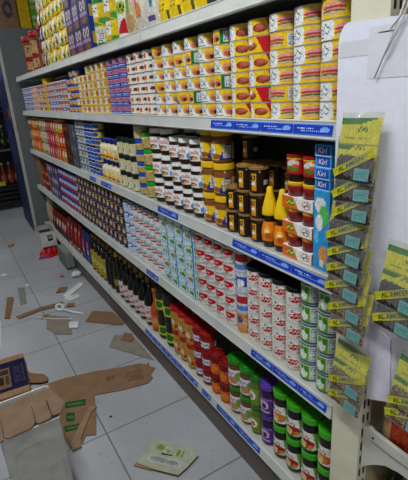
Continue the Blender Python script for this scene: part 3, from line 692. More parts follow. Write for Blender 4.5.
a_rs = art((.55, .1, .07), R_(-1, .22, 1, .66, (.86, .87, .9)), S_(-.6, .5, .44, .07, .06, (.15, .3, .65)), R_(.55, .22, 1, .66, (.7, .2, .15)))
p_rs = jar('sauce_jar', 'jar', .038, .098, (.5, .08, .06), a_rs, (.62, .05, .06), lab=(.06, .95), lidh=.18, lidr=.98, nu=40, nv=18)
fill(p_rs, [1.567, 1.646], z, 3, 'red pepper jar with white band', 'the orange sauce', 'white-banded pepper jars')
CHK = art((.72, .5, .16), N_(.35, (.85, .66, .3)), N_(.15, (.55, .34, .1), k=33), R_(-.3, .38, .25, .66, (.86, .82, .7)), E_(.4, .3, .15, .1, (.7, .12, .1)))
p_ck = jar('chickpea_jar', 'jar', .04, .147, (.7, .5, .18), None, (.68, .06, .06), lidh=.14, lidr=1.0, nu=48, nv=28, contents=CHK)
fill(p_ck, [1.727, 1.81, 1.893], z, 2, 'yellow chickpea jar with red lid', 'the pepper jars', 'red-lidded chickpea jars')
a_ol = art((.75, .72, .2), E_(.2, .5, .35, .34, (.12, .42, .12)), E_(-.4, .5, .3, .3, (.88, .8, .4)), R_(-1, .9, 1, 1, (.2, .4, .15)))
p_ol = jar('olive_jar', 'jar', .05, .172, (.13, .13, .04), a_ol, (.1, .1, .06), lab=(.18, .62), lidh=.1, lidr=.9, nu=44, nv=22, top=(.3, .25, .1))
fill(p_ol, [1.985, 2.091], z, 2, 'big dark olive jar', 'the chickpea jars', 'big dark olive jars')
p_ob = bottle('hot_sauce_bottle', 'bottle', .035, .285, (.72, .3, .05), (.85, .35, .05), art((.8, .42, .1), R_(-.5, .3, .5, .7, (.85, .6, .3))), lab=(.1, .4), shoulder=.5)
p_ob.place((.885, 2.19, z), .3, 'slim orange hot sauce bottle beside the big olive jars')
a_sy = art((.84, .78, .78), E_(0, .55, .5, .28, (.85, .82, .82)), S_(-.5, .5, .6, .07, .05, (.65, .15, .15)), R_(-.6, .12, .6, .25, (.7, .4, .4)))
p_sy = bottle('soy_sauce_bottle', 'bottle', .042, .33, (.03, .025, .025), (.55, .42, .22), a_sy, lab=(.08, .42), shoulder=.5)
fill(p_sy, [2.285+.095*i for i in range(6)], z, 1, 'dark sauce bottle with white label', 'the orange bottle', 'white-labelled sauce bottles')
p_yc = bottle('oil_bottle', 'bottle', .038, .32, (.08, .07, .03), (.9, .68, .06), art((.2, .18, .06), R_(-.5, .3, .5, .7, (.6, .5, .2))), lab=(.1, .45), caplabel='yellow cap')
p_yc.place((.888, 2.86, z), .3, 'dark oil bottle with yellow cap beside the white-labelled sauce bottles')
p_dk = bottle('vinegar_bottle', 'bottle', .04, .325, (.03, .02, .02), (.5, .36, .15), art((.06, .04, .04), R_(-.5, .3, .5, .7, (.16, .1, .08))), lab=(.1, .45))
fill(p_dk, [2.95, 3.04], z, 1, 'plain dark vinegar bottle', 'the yellow-capped bottle', 'plain dark vinegar bottles')
p_yl = bottle('vinegar_bottle', 'bottle', .042, .32, (.05, .05, .03), (.5, .38, .15), art((.68, .6, .12), E_(0, .5, .4, .2, (.8, .75, .4)), N_(.12, (.3, .35, .1))), lab=(.06, .6), shoulder=.6)
fill(p_yl, [3.135, 3.23, 3.325, 3.42], z, 1, 'dark bottle with tall yellow label', 'the plain dark bottles', 'yellow-labelled bottles')
p_pp = pouch('sauce_pouch', 'pouch', .08, .12, .3, NAVY, art((.14, .14, .36), E_(0, .62, .5, .12, (.7, .25, .45)), R_(-.6, .15, .6, .3, (.3, .35, .6)), E_(.2, .42, .3, .08, (.75, .75, .8))))
fill(p_pp, [3.53, 3.655], z, 1, 'navy sauce pouch with pink oval', 'the yellow-labelled bottles', 'navy sauce pouches')
p_rp = pouch('sauce_pouch', 'pouch', .08, .125, .31, RED, art((.46, .06, .06), N_(.1, (.3, .04, .05), k=9), E_(0, .55, .6, .16, (.7, .16, .14)), R_(-.7, .1, .7, .2, (.8, .75, .7)), S_(-.5, .5, .75, .03, .025, (.85, .7, .6))))
fill(p_rp, [3.79+.13*i for i in range(4)], z, 1, 'tall red sauce pouch', 'the navy pouches', 'tall red sauce pouches')
p_mx = [pouch('snack_pouch', 'pouch', .08, .11, .25, c, art(c, E_(0, .6, .55, .16, c2), R_(-.8, .15, .8, .3, c3)), 14, 16) for c, c2, c3 in (((.45, .08, .07), (.8, .78, .7), (.2, .2, .4)), ((.7, .68, .62), (.6, .12, .1), (.85, .65, .15)), ((.2, .18, .2), (.6, .6, .58), (.5, .1, .1)))]
fill(p_mx, [4.32+.115*i for i in range(6)], z, 1, 'mixed colour snack pouch', 'the tall red pouches', 'mixed snack pouches')
p_wb = pouch('flour_bag', 'bag', .1, .16, .36, (.72, .62, .5), art((.72, .62, .5), R_(-.6, .2, .6, .8, (.76, .68, .58)), R_(-1, .92, 1, 1, (.6, .56, .52))))
p_wb.place((.915, 5.2, z), .1, 'pale beige paper bag at the far end of the bottom shelf')

# ================================================================== top shelf
z = ZB['A']
def yb(s, t): return None
a_yb = art((.95, .8, .04), T_(-.7, .2, .6, .32, 2, (.45, .35, .05)), S_(-.6, .5, .7, .06, .03, (.6, .4, .02)), S_(-.5, .6, .48, .05, .02, (.5, .4, .05), 33), R_(.6, .05, .85, .2, (.3, .35, .2)))
p_bk = carton('sweet_box', 'box', .09, .1, .2, (.1, .09, .09), art((.1, .09, .09), R_(-.6, .4, .6, .7, (.3, .25, .2))))
p_bk.place((.895, 1.29, z), 0, 'black box at the near end of the top shelf, beside yellow packs')
p_yb = pouch('custard_pack', 'packet', .07, .096, .24, (.95, .8, .04), a_yb, 24, 30)
fill(p_yb, [1.395, 1.495, 1.595, 1.695], z, 1, 'bright yellow pack with faint print', 'the black box', 'bright yellow packs', jit=.05)
a_cb = art((.82, .8, .74), S_(-.5, .4, .85, .05, .03, (.75, .12, .2)), R_(-.35, .2, .3, .3, (.35, .15, .4)), E_(0, .3, .4, .1, (.85, .5, .2)), E_(.2, .55, .3, .1, (.3, .55, .6)), E_(-.3, .52, .15, .2, (.75, .15, .3)))
a_cb2 = art((.84, .82, .78), S_(-.6, .5, .8, .05, .03, (.75, .15, .2)), E_(.2, .38, .22, .12, (.1, .5, .6)), R_(-.5, .1, .5, .18, (.35, .3, .55)), E_(-.2, .6, .3, .14, (.9, .78, .6)))
p_cb = pouch('milk_powder_bag', 'bag', .08, .118, .3, (.82, .8, .74), a_cb, 24, 30); p_cb2 = pouch('milk_powder_bag', 'bag', .08, .118, .3, (.84, .82, .78), a_cb2, 24, 30)
p_cb2.place((.89, 1.81, z), .1, 'white bag with teal figure print, next to bright yellow packs', 'white printed bags')
p_cb.place((.89, 1.932, z), .1, 'white bag with red and purple print, second from yellow packs', 'white printed bags')
p_gb = pouch('oat_bag', 'bag', .08, .11, .3, CREAM, art((.82, .74, .6), R_(-.2, .2, .35, 1, (.4, .62, .2)), E_(.1, .2, .7, .12, (.75, .6, .4)), E_(-.5, .5, .3, .3, (.85, .8, .7))), 24, 28)
p_gb.place((.89, 2.05, z), .1, 'cream bag with a green stripe, beside the red and white canister')
a_cn = art((.9, .9, .9), E_(0, .62, .5, .13, (.62, .75, .1)), S_(-.3, .3, .63, .04, .03, (.1, .25, .1)), H_(.35, 1, .98, (.75, .1, .15)), H_(.5, -1, -.32, (.75, .08, .12)), R_(-1, 0, 1, .1, WHITE), R_(-1, .4, 1, .5, (.9, .9, .9)))
p_cn = jar('drink_canister', 'canister', .06, .24, WHITE, a_cn, (.75, .1, .12), lab=(.02, .98), lidh=.08, lidr=1.0, nu=48, nv=40)
p_cn.place((.91, 2.165, z), .3, 'white canister with red flashes and a lime oval on the top shelf')
a_pt = art((.9, .78, .08), R_(-.7, .35, .15, .95, WHITE), S_(-.6, .05, .72, .08, .04, (.2, .3, .12)), E_(-.1, .22, .6, .16, (.85, .65, .1)), H_(1, -.35, .35, (.08, .5, .15)), H_(-.4, -1, -.12, (.2, .55, .15)), E_(.3, .2, .2, .15, (.3, .6, .15)))
a_pt2 = art((.9, .8, .2), R_(-.05, .1, .45, .9, (.85, .85, .85)), T_(0, .15, .4, .85, 9, (.3, .3, .3)), R_(-1, 0, 1, .2, (.1, .5, .15)), E_(-.6, .6, .3, .3, (.95, .85, .3)))
p_pt = tin('pineapple_tin', 'tin', .088, .108, a_pt, 64, 24); p_pt2 = tin('pineapple_tin', 'tin', .088, .108, a_pt2, 64, 24)
fill([p_pt, p_pt2], [2.335, 2.515], z, 3, 'large yellow and green fruit tin', 'the canister', 'large fruit tins', face=.2)
a_cc = art((.2, .12, .28), E_(-.35, .74, .3, .2, (.75, .7, .75)), E_(.35, .74, .3, .2, (.75, .7, .75)), E_(-.35, .74, .15, .1, (.35, .2, .3)), E_(.35, .74, .15, .1, (.35, .2, .3)), R_(-.8, .36, .8, .5, (.6, .5, .65)), E_(.1, .2, .6, .13, (.5, .3, .2)))
p_cc = carton('cereal_box', 'box', .06, .155, .14, (.15, .25, .6), a_cc, art((.12, .25, .65), R_(-.6, .3, .6, .7, (.8, .65, .2))), nu=30, nv=28)
fill(p_cc, [2.70, 2.865, 3.03], z, 3, 'dark purple box with two pale rings', 'the fruit tins', 'dark purple ringed boxes', face=.0, jit=.04)
a_yp = art((.88, .74, .1), N_(.14, (.75, .6, .1), k=9), N_(.08, (.3, .45, .15), k=13), E_(-.2, .5, .5, .3, WHITE), E_(.35, .3, .3, .2, (.2, .4, .12)), S_(-.5, .1, .55, .1, .05, (.25, .35, .15)))
p_yp = pouch('soup_packet', 'packet', .035, .115, .1, YEL, a_yp, 18, 14)
p_yp2 = pouch('soup_packet', 'packet', .035, .115, .1, YEL, art((.82, .8, .74), N_(.2, (.85, .72, .1), k=7), N_(.14, (.2, .42, .12), k=9), E_(.2, .4, .3, .25, (.5, .3, .12))), 18, 14)
fill([p_yp, p_yp2, p_yp], [3.18+.118*i for i in range(6)], z, 5, 'yellow and white soup packet', 'the purple boxes', 'yellow soup packets')
mixc = [((.12, .14, .4), (.8, .75, .2), (.8, .8, .8)), ((.85, .83, .78), (.2, .5, .15), (.6, .1, .1)), ((.8, .75, .6), (.75, .45, .1), (.2, .35, .6)), ((.85, .65, .1), (.8, .8, .75), (.15, .4, .15)), ((.15, .25, .55), (.75, .75, .7), (.7, .3, .1)), ((.25, .45, .15), (.8, .75, .6), (.6, .2, .1))]
pm = [pouch('soup_packet', 'packet', .035, .1, .1, a, noodle(a, b, c), 14, 12) for a, b, c in mixc]
fill(pm, [3.885], z, 5, 'mixed colour soup packet', 'the yellow packets', 'mixed colour soup packets')
a_wf = art((.2, .09, .06), E_(0, .62, .4, .1, (.55, .1, .12)), R_(-.25, .1, .3, .4, (.62, .45, .3)), N_(.08, (.6, .5, .4)))
p_wf = jar('wafer_jar', 'jar', .078, .34, (.2, .09, .06), a_wf, (.68, .05, .08), lab=(.03, .97), lidh=.13, lidr=1.03, nu=40, nv=30)
a_wf2 = art((.55, .25, .15), R_(-.3, .1, .5, .9, (.75, .6, .4)), E_(0, .45, .5, .1, (.6, .1, .12)), N_(.1, (.3, .12, .08)))
p_wf2 = jar('wafer_jar', 'jar', .078, .34, (.5, .2, .12), a_wf2, (.68, .05, .08), lab=(.03, .97), lidh=.13, lidr=1.03, nu=40, nv=30)
p_wf.place((.94, 4.04, z), .3, 'dark brown wafer jar with red lid, right of the lighter one', 'red-lidded wafer jars')
p_wf2.place((.94, 4.42, z), .3, 'tan and pink wafer jar with red lid, left of the dark one', 'red-lidded wafer jars')
p_wf2.place((.94, 4.80, z), .9, 'last tan wafer jar with red lid, nearest the grey fridge', 'red-lidded wafer jars')
# ================================================================== far end
g = G(); g.box(.725, 5.40, .06, 1.5, 6.15, 2.36, (.43, .46, .46))
f = Proto('drinks_fridge', 'fridge', g.mesh('drinks_fridge', 'paint')).place((0, 0, 0), 0, 'tall grey drinks fridge with blue front at the far end of the shelves')
g = G(); g.box(.708, 5.388, .05, .738, 5.41, 2.37, (.75, .75, .72)); put('edge_trim', g.mesh('edge_trim', 'paint'), parent=f, label='white corner trim')
g = G()
a_fr = art((.05, .1, .28), N_(.05, (.1, .2, .45), k=12), E_(.55, .62, .25, .03, (.6, .35, .12)), E_(.2, .85, .4, .06, (.25, .35, .55)), R_(.4, .3, .6, .5, (.3, .16, .1)), E_(-.2, .45, .4, .1, (.12, .22, .45)))
g.panel((.712, 6.15, .08), (0, -.74, 0), (0, 0, 2.26), a_fr, 20, 60); g.box(.713, 5.41, .08, .724, 6.15, 2.34, (.06, .1, .28)); put('door', g.mesh('door', 'print'), parent=f, label='dark blue printed door')
g = G(); g.box(.74, 5.42, 0, 1.48, 6.1, .06, (.1, .1, .1)); put('base', g.mesh('base', 'paint'), parent=f)
def cart(name, x0, y0, x1, y1, z0, h, a, side, lab, cat='box', top=None, mat='matte', col=None):
    g = G(); g.box(x0, y0, 0, x1, y1, h, col or CARD, a, side, top, 24, 24)
    put(name, g.mesh(name, mat), (0, 0, z0), label=lab, cat=cat)
cart('carton', .70, 5.45, .985, 5.9, 2.361, .42, CARD, art(CARD, (lambda s, t: abs(((s-.35)/.35)**2+((t-.45)/.2)**2-.6) < .4, (.25, .3, .38))), 'brown carton with dark emblem on top of the grey fridge')
cart('carton', 1.0, 5.45, 1.115, 5.9, 2.361, .5, YEL, art((.9, .75, .08), R_(-.6, .6, .6, .7, (.7, .5, .05))), 'bright yellow carton on the grey fridge beside the brown carton')
a_gb2 = art((.45, .72, .2), R_(-.8, .2, .8, .42, (.85, .88, .75)), R_(-.8, .62, .8, .85, (.85, .88, .75)), S_(-.6, .6, .3, .05, .03, (.2, .5, .15)))
cart('carton', 1.125, 5.45, 1.24, 5.85, 2.361, .16, a_gb2, a_gb2, 'green and white carton on the grey fridge, right of the yellow carton, lower one')
g = G(); g.box(1.125, 5.45, 0, 1.24, 5.85, .16, (.4, .65, .2), a_gb2, a_gb2, None, 20, 14); put('carton', g.mesh('carton', 'matte'), (0, 0, 2.522), label='green and white carton stacked on another green one above the fridge', cat='box')

# dark rack with bottles beyond the crossing aisle
BK = (.035, .035, .04)
g = G(); g.box(.0, 7.75, 0, 1.05, 7.79, 1.95, (.05, .05, .06))
rk = Proto('display_rack', 'rack', g.mesh('display_rack', 'paint')).place((0, 0, 0), 0, 'black display rack with bottles at the far left beyond the aisle')
for zz, dk in ((.93, (.35, .35, .33)), (.38, BK), (1.5, (.1, .1, .1))):
    g = G(); g.box(.0, 7.31, zz-.03, 1.05, 7.75, zz, dk); put('rack_shelf', g.mesh('rack_shelf', 'paint'), parent=rk)
g = G()
for i in range(5): g.box(.0, 7.3+.0*i, .02+.07*i, 1.05, 7.33, .02+.07*i+.035, (.07, .07, .085))
put('base_slats', g.mesh('base_slats', 'paint'), parent=rk)
for x in (.0, 1.03):
    g = G(); g.box(x, 7.3, 0, x+.02, 7.33, 1.95, BK); put('rack_post', g.mesh('rack_post', 'paint'), parent=rk)
p_gbt = bottle('glass_bottle', 'bottle', .04, .36, (.05, .16, .08), (.7, .7, .6), art((.12, .22, .12), R_(-.6, .3, .6, .7, (.55, .5, .4))), lab=(.15, .5))
p_rbt = bottle('glass_bottle', 'bottle', .042, .34, (.45, .14, .08), (.7, .55, .45), art((.6, .25, .15), R_(-.6, .3, .6, .8, (.75, .5, .4))), lab=(.1, .5))
for i in range(6):
    p_gbt.place((.50+.095*i, 7.40, .931), .3, f"green glass bottle on the black rack, {NTH[i]} from the left of its shelf", 'bottles on the black rack')
for i in range(6):
    p_rbt.place((.48+.1*i, 7.42, .381), .3, f"reddish bottle on the low black rack shelf, {NTH[i]} from its left", 'bottles on the black rack')
for i in range(5):
    p_gbt.place((.55+.1*i, 7.42, 1.501), .3, f"green glass bottle on the rack's top shelf, {NTH[i]} from the left", 'bottles on the black rack')
g = G(); g.box(-.07, -.012, 0, .07, .012, .06, (.85, .8, .12), None, art((.85, .8, .12), R_(-.5, .3, .5, .7, (.75, .7, .1)))); put('price_card', g.mesh('price_card', 'matte'), (.60, 7.33, .381), label='yellow price card on the low shelf of the black rack', cat='sign')

# ================================================================== rubbish on the floor
def poly_mesh(name, pts, h, col, mat='card', cen=True, edge=None):
    cx = sum(p[0] for p in pts)/len(pts) if cen else 0; cy = sum(p[1] for p in pts)/len(pts) if cen else 0
    g = G(); g.prism([(x-cx, y-cy) for x, y in pts], 0, h, col, edge)
    return g, (cx, cy)
def flat(name, pts, h, col, lab, cat, z=.001, mat='card', edge=None, tilt=None):
    g, (cx, cy) = poly_mesh(name, pts, h, col, edge=edge)
    return put(name, g.mesh(name, mat), (cx, cy, z), label=lab, cat=cat, rot=tilt), (cx, cy)
DKC = (.34, .25, .18)
big = [(.185, 2.345), (.30, 2.335), (.47, 2.292), (.60, 2.24), (.735, 2.20), (.765, 2.165), (.79, 2.178), (.775, 2.13), (.798, 2.10), (.75, 2.06), (.745, 2.02), (.70, 1.99), (.56, 2.02), (.405, 2.075), (.37, 1.93), (.32, 1.775), (.275, 1.80), (.25, 1.765), (.185, 1.764), (.17, 1.95)]
o, (cx, cy) = flat('cardboard_sheet', big, .004, (.50, .39, .29), 'large torn brown cardboard sheet with green print on the floor tiles', 'cardboard', edge=DKC)
for (o0, du, dv) in (((.234, 2.06), (.103, -.04), (.018, .05)), ((.215, 1.955), (.04, -.022), (.018, .066)), ((.191, 1.884), (.094, -.033), (.007, .044))):
    a = art((.07, .30, .12), S_(-.8, .8, .5, .12, .09, (.40, .48, .28), 17))
    g = G(); g.panel((o0[0]-cx, o0[1]-cy, .0046), (du[0], du[1], 0), (dv[0], dv[1], 0), a, 26, 10)
    put('printed_mark', g.mesh('printed_mark', 'matte'), parent=o, label='green printed block')
g = G(); a = art((.50, .39, .29), T_(-.9, .1, .9, .9, 7, (.4, .27, .17), .75)); g.panel((.60-cx, 2.06-cy, .0046), (.10, -.028, 0), (.03, .12, 0), a, 24, 16)
put('printed_text', g.mesh('printed_text', 'card'), parent=o)
g = G(); a = art((.50, .39, .29), R_(-.8, .2, -.1, .8, (.38, .27, .18)), R_(.05, .2, .5, .8, (.42, .3, .2))); g.panel((.49-cx, 2.14-cy, .0046), (.075, -.02, 0), (.02, .065, 0), a, 16, 10)
put('printed_mark', g.mesh('printed_mark', 'card'), parent=o)
g = G(); g.prism([(.198-cx, 1.79-cy), (.335-cx, 1.972-cy), (.355-cx, 1.995-cy), (.385-cx, 1.965-cy), (.345-cx, 1.94-cy), (.245-cx, 1.785-cy), (.235-cx, 1.735-cy), (.19-cx, 1.735-cy)], .006, .010, (.56, .45, .35), DKC)
put('folded_flap', g.mesh('folded_flap', 'card'), parent=o, label='pale folded cardboard strip')
flat('cardboard_scrap', [(.112, 2.40), (.118, 2.535), (.135, 2.50), (.165, 2.47), (.20, 2.44), (.215, 2.39), (.205, 2.355), (.17, 2.36)], .012, (.50, .38, .27), 'small torn cardboard scrap between the navy carton and the big sheet', 'cardboard', z=.004, edge=(.2, .12, .08))
# navy printed carton
NV = (.06, .07, .22)
a_nv2 = art(NV, R_(-1, 0, 1, .13, CARD), R_(-1, .86, 1, 1, CARD), R_(.02, .22, .46, .72, (.48, .35, .25)), R_(.08, .3, .24, .5, (.16, .11, .12)), R_(.1, .55, .4, .66, (.2, .14, .14)), R_(.3, .28, .4, .5, (.28, .19, .16)),
    R_(.58, .28, .9, .31, (.25, .2, .28)), R_(.58, .28, .61, .74, (.25, .2, .28)), R_(.87, .28, .9, .74, (.25, .2, .28)), T_(.64, .34, .84, .72, 6, (.3, .24, .3)))
g = G(); g.box(-.17, -.215, 0, .17, .215, .05, (.50, .38, .27))
o = put('flat_carton', g.mesh('flat_carton', 'card'), (-.055, 2.50, .001), .0, label='flattened navy printed carton with brown borders beside the metal tin', cat='carton', rot=(0, 0, -.06))
g = G(); g.panel((-.169, -.214, .0508), (.338, 0, 0), (0, .428, 0), a_nv2, 70, 60); put('printed_panel', g.mesh('printed_panel', 'card'), parent=o, label='navy printed panel with brown label')
# square metal tin, with cardboard over it
TX0, TX1, TY0, TY1, TH = -.078, .148, 1.490, 1.728, .42
g = G(); SM = (.74, .73, .70)
cxx, cyy = (TX0+TX1)/2, (TY0+TY1)/2
def rr(x0, y0, x1, y1, r, n=5):
    pts = []
    for (ax, ay, a0) in ((x1-r, y1-r, 0), (x0+r, y1-r, PI/2), (x0+r, y0+r, PI), (x1-r, y0+r, 1.5*PI)):
        for i in range(n+1): a = a0+PI/2*i/n; pts.append((ax+r*math.cos(a), ay+r*math.sin(a)))
    return pts
def loft(g, rings, col, cap0=True, cap1=False, smooth=True):
    n = len(rings[0][0]); b = len(g.v)
    for pts, z in rings: g.v += [(x, y, z) for x, y in pts]
    for j in range(len(rings)-1):
        for k in range(n):
            k2 = (k+1) % n; g.f.append((b+j*n+k, b+j*n+k2, b+(j+1)*n+k2, b+(j+1)*n+k)); g.c.append(col); g.s.append(smooth)
    if cap0: g.f.append(tuple(b+k for k in reversed(range(n)))); g.c.append(col); g.s.append(False)
    if cap1: q = b+(len(rings)-1)*n; g.f.append(tuple(q+k for k in range(n))); g.c.append(col); g.s.append(False)
hw, hd = (TX1-TX0)/2, (TY1-TY0)/2
def ring(d, z): return (rr(-hw+d, -hd+d, hw-d, hd-d, .008), z)
loft(g, [ring(.002, .0), ring(0, .008), ring(.004, .02), ring(.002, .05), ring(.002, .37), ring(.004, .40), ring(.0, .412), ring(.0, TH-.002), ring(.003, TH), ring(.006, TH-.004), ring(.007, .37), ring(.007, .03)], SM, cap0=True, cap1=True)
o = put('metal_tin', g.mesh('metal_tin', 'metal'), (cxx, cyy, .001), label='square bare metal tin standing on the floor under torn cardboard flaps', cat='tin')
g = G(); nA = 14
base = len(g.v)                                             # pressed oval panel on the front face
for rr_, dz in ((1, 0), (.92, -.004), (.6, -.002), (.0001, -.002)):
    for k in range(28):
        a = 2*PI*k/28; g.v.append((rr_*.085*math.copysign(abs(math.cos(a))**.6, math.cos(a)), -hd+.0015-(.004+dz)*.5, .2+rr_*.14*math.copysign(abs(math.sin(a))**.6, math.sin(a))))
for j in range(3):
    for k in range(28): k2 = (k+1) % 28; g.f.append((base+j*28+k, base+j*28+k2, base+(j+1)*28+k2, base+(j+1)*28+k)); g.c.append(SM); g.s.append(True)
put('pressed_panel', g.mesh('pressed_panel', 'metal'), parent=o)
g = G(); CB = (.50, .41, .33)
pz = TH+.004
def fl(pts, z0, th=.004, col=CB): g.prism(pts, z0, z0+th, col, DKC)
fl([(-.28, 1.60), (.165, 1.61), (.146, 1.69), (.05, 1.682), (-.05, 1.672), (-.28, 1.66)], pz)
for q, z0 in (([(-.28, 1.60), (-.058, 1.602), (-.060, 1.477), (-.066, 1.472), (-.28, 1.470)], .004), ([(-.055, 1.602), (.058, 1.606), (.056, 1.50), (.035, 1.474), (-.045, 1.470), (-.057, 1.482)], .006),
    ([(.061, 1.606), (.116, 1.608), (.117, 1.502), (.110, 1.490), (.066, 1.486), (.059, 1.498)], .003), ([(.12, 1.608), (.165, 1.61), (.182, 1.545), (.150, 1.492), (.121, 1.494)], .007)):
    fl(q, pz+z0)
put('cardboard_flaps', g.mesh('cardboard_flaps', 'card'), label='torn brown cardboard flaps lying over the mouth of the square metal tin', cat='cardboard')
# pale flattened box
pale = [(.511, 1.56), (.546, 1.592), (.61, 1.50), (.683, 1.398), (.675, 1.365), (.60, 1.335), (.548, 1.322), (.47, 1.415), (.421, 1.489)]
PG = (.62, .64, .55)
o, (cx, cy) = flat('flattened_box', pale, .012, PG, 'pale green flattened food box with round prints near the bottom shelf', 'box', edge=(.4, .3, .2))
g = G(); a = art(PG, E_(-.55, .6, .2, .3, (.45, .52, .2)), E_(-.1, .45, .12, .18, (.5, .56, .28)), N_(.0, PG), R_(.35, .15, .5, .85, (.42, .5, .2)), R_(.6, .15, .72, .85, (.45, .52, .25)))
d = Vector((.118, -.155, 0)); e = Vector((-.045, -.048, 0))
g.panel(Vector((.50-cx, 1.52-cy, .0128)), d, Vector((.042, .035, 0)), a, 40, 14); put('printed_panel', g.mesh('printed_panel', 'matte'), parent=o)
g = G(); a = art((.66, .67, .62), E_(-.3, .5, .55, .32, (.5, .5, .52)), E_(.5, .5, .3, .28, (.48, .48, .5)), T_(-.8, .2, .8, .8, 5, (.6, .6, .58)))
g.panel(Vector((.462-cx, 1.478-cy, .0128)), Vector((.108, -.135, 0)), Vector((.032, .028, 0)), a, 40, 14); put('printed_panel', g.mesh('printed_panel', 'matte'), parent=o)
g = G(); g.prism([(.535-cx, 1.468-cy), (.575-cx, 1.428-cy), (.578-cx, 1.433-cy), (.54-cx, 1.474-cy)], .0125, .0135, (.06, .05, .04)); put('slot', g.mesh('slot', 'matte'), parent=o)
g = G(); g.prism([(-.015+.421-cx, 1.489-cy), (.43-cx, 1.50-cy), (.475-cx, 1.435-cy), (.462-cx, 1.418-cy)], -.0, .008, CARD); put('torn_edge', g.mesh('torn_edge', 'card'), parent=o)
# cardboard by the kick plate
flat('cardboard_sheet', [(.605, 2.94), (.70, 3.07), (.825, 2.955), (.835, 2.86), (.835, 2.72), (.80, 2.73)], .005, (.50, .38, .27), 'brown cardboard piece against the kick plate below the dark bottles', 'cardboard', edge=DKC)
flat('cardboard_sheet', [(.64, 2.50), (.72, 2.62), (.80, 2.56), (.828, 2.45), (.828, 2.17)], .003, (.52, .50, .44), 'grey beige card sheet against the kick plate below the olive jars', 'cardboard', edge=(.35, .33, .3))
flat('cardboard_scrap', [(.735, 2.53), (.79, 2.60), (.828, 2.55), (.82, 2.49), (.785, 2.46)], .004, (.50, .38, .27), 'small brown scrap lying on the grey beige card sheet', 'cardboard', z=.005, edge=DKC)
flat('cardboard_strip', [(.172, 3.365), (.185, 3.31), (.36, 3.345), (.525, 3.325), (.545, 3.385), (.38, 3.405)], .006, (.50, .38, .27), 'long narrow brown cardboard strip lying across a tile joint', 'cardboard', edge=DKC)
flat('cardboard_strip', [(.09, 3.39), (.125, 3.36), (.205, 3.72), (.20, 3.77), (.16, 3.785)], .006, (.50, .38, .27), 'short orange-brown cardboard strip at the left edge of the floor', 'cardboard', edge=DKC)
flat('paper_sheet', [(-.25, 2.96), (.015, 2.965), (.06, 3.36), (.02, 3.40), (-.25, 3.36)], .002, (.78, .79, .78), 'white paper sheet at the left edge of the picture', 'paper', mat='matte')
flat('card_strip', [(.235, 3.57), (.285, 3.56), (.325, 3.91), (.27, 3.95)], .005, (.5, .5, .46), 'greyish card strip with rounded end beside the orange-brown strip', 'cardboard', mat='matte')
flat('cardboard_square', [(.385, 3.235), (.52, 3.09), (.475, 2.82), (.38, 2.89), (.335, 3.02)], .004, (.52, .48, .43), 'grey brown square card under the thin white stick', 'cardboard', edge=(.4, .36, .3))
flat('paper_scrap', [(.497, 3.0), (.56, 2.965), (.53, 2.875), (.476, 2.914)], .004, (.82, .83, .84), 'small bright white paper scrap at the corner of the grey square card', 'paper', z=.006, mat='matte')
flat('cardboard_scrap', [(.535, 3.60), (.59, 3.70), (.655, 3.67), (.61, 3.575)], .006, (.50, .38, .27), 'small brown scrap beside the broad white plastic strip', 'cardboard', edge=DKC)
flat('cardboard_scrap', [(.54, 3.28), (.575, 3.33), (.62, 3.30), (.60, 3.24)], .006, (.50, .38, .27), 'tiny brown scrap right of the white plastic ring', 'cardboard', edge=DKC)
flat('cardboard_scrap', [(.33, 3.20), (.36, 3.245), (.40, 3.235), (.375, 3.19)], .005, (.50, .38, .27), 'tiny orange brown scrap below the long cardboard strip', 'cardboard', edge=DKC)
g = G(); WP = (.85, .86, .84)
def strip3(pts, w, h, name, lab, cat):
    g = G(); g.tube([(x, y, h) for x, y in pts], w, WP, 8); put(name, g.mesh(name, 'plastic'), label=lab, cat=cat)
g = G(); g.prism([(.57, 3.49), (.762, 3.672), (.79, 3.64), (.775, 3.60), (.595, 3.435)], .002, .012, WP); g.prism([(.60, 3.50), (.755, 3.645), (.765, 3.63), (.61, 3.485)], .012, .017, WP)
put('plastic_strip', g.mesh('plastic_strip', 'plastic'), label='broad white plastic strip lying under the dark bottles shelf', cat='plastic strip')
g = G(); g.prism([(.56, 3.41), (.60, 3.44), (.68, 3.42), (.685, 3.37), (.60, 3.355)], .002, .02, WP); g.prism([(.585, 3.395), (.62, 3.42), (.66, 3.40), (.63, 3.375)], .02, .028, WP)
put('plastic_piece', g.mesh('plastic_piece', 'plastic'), label='short white plastic piece between the broad strip and the ring', cat='plastic piece')
g = G(); ringp = [(.497+.026*math.cos(2*PI*k/20), 3.29+.055*math.sin(2*PI*k/20), .012) for k in range(21)]
g.tube(ringp, .010, WP, 8); g.tube([(.51, 3.235, .012), (.56, 3.15, .01), (.63, 3.055, .008)], .009, WP, 8)
put('plastic_ring', g.mesh('plastic_ring', 'plastic'), label='white plastic ring with a tail beside the long cardboard strip', cat='plastic ring')
strip3([(.29, 3.245), (.40, 3.14), (.535, 3.03)], .004, .0095, 'plastic_stick', 'thin white plastic stick across the grey brown square card', 'stick')
def crumple(name, x, y, r, col, lab, cat, mat='matte', sz=1.0):
    g = G(); n, m = 12, 7; R0 = random.Random(int(x*1000)); b = 0
    for j in range(m+1):
        for k in range(n):
            ph = PI*j/m; a = 2*PI*k/n; q = r*(.75+.4*R0.random()) if 0 < j < m else r*.8
            g.v.append((q*math.sin(ph)*math.cos(a), q*math.sin(ph)*math.sin(a), max(0, r*.7*sz-r*.75*sz*math.cos(ph)*(.8+.3*R0.random()))))
    for j in range(m):
        for k in range(n):
            k2 = (k+1) % n; g.f.append((j*n+k, j*n+k2, (j+1)*n+k2, (j+1)*n+k)); g.c.append(col); g.s.append(False)
    put(name, g.mesh(name, mat), (x, y, .001), label=lab, cat=cat)
crumple('crumpled_paper', .785, 3.86, .045, (.85, .86, .86), 'crumpled white paper ball beside the kick plate', 'paper', sz=.8)
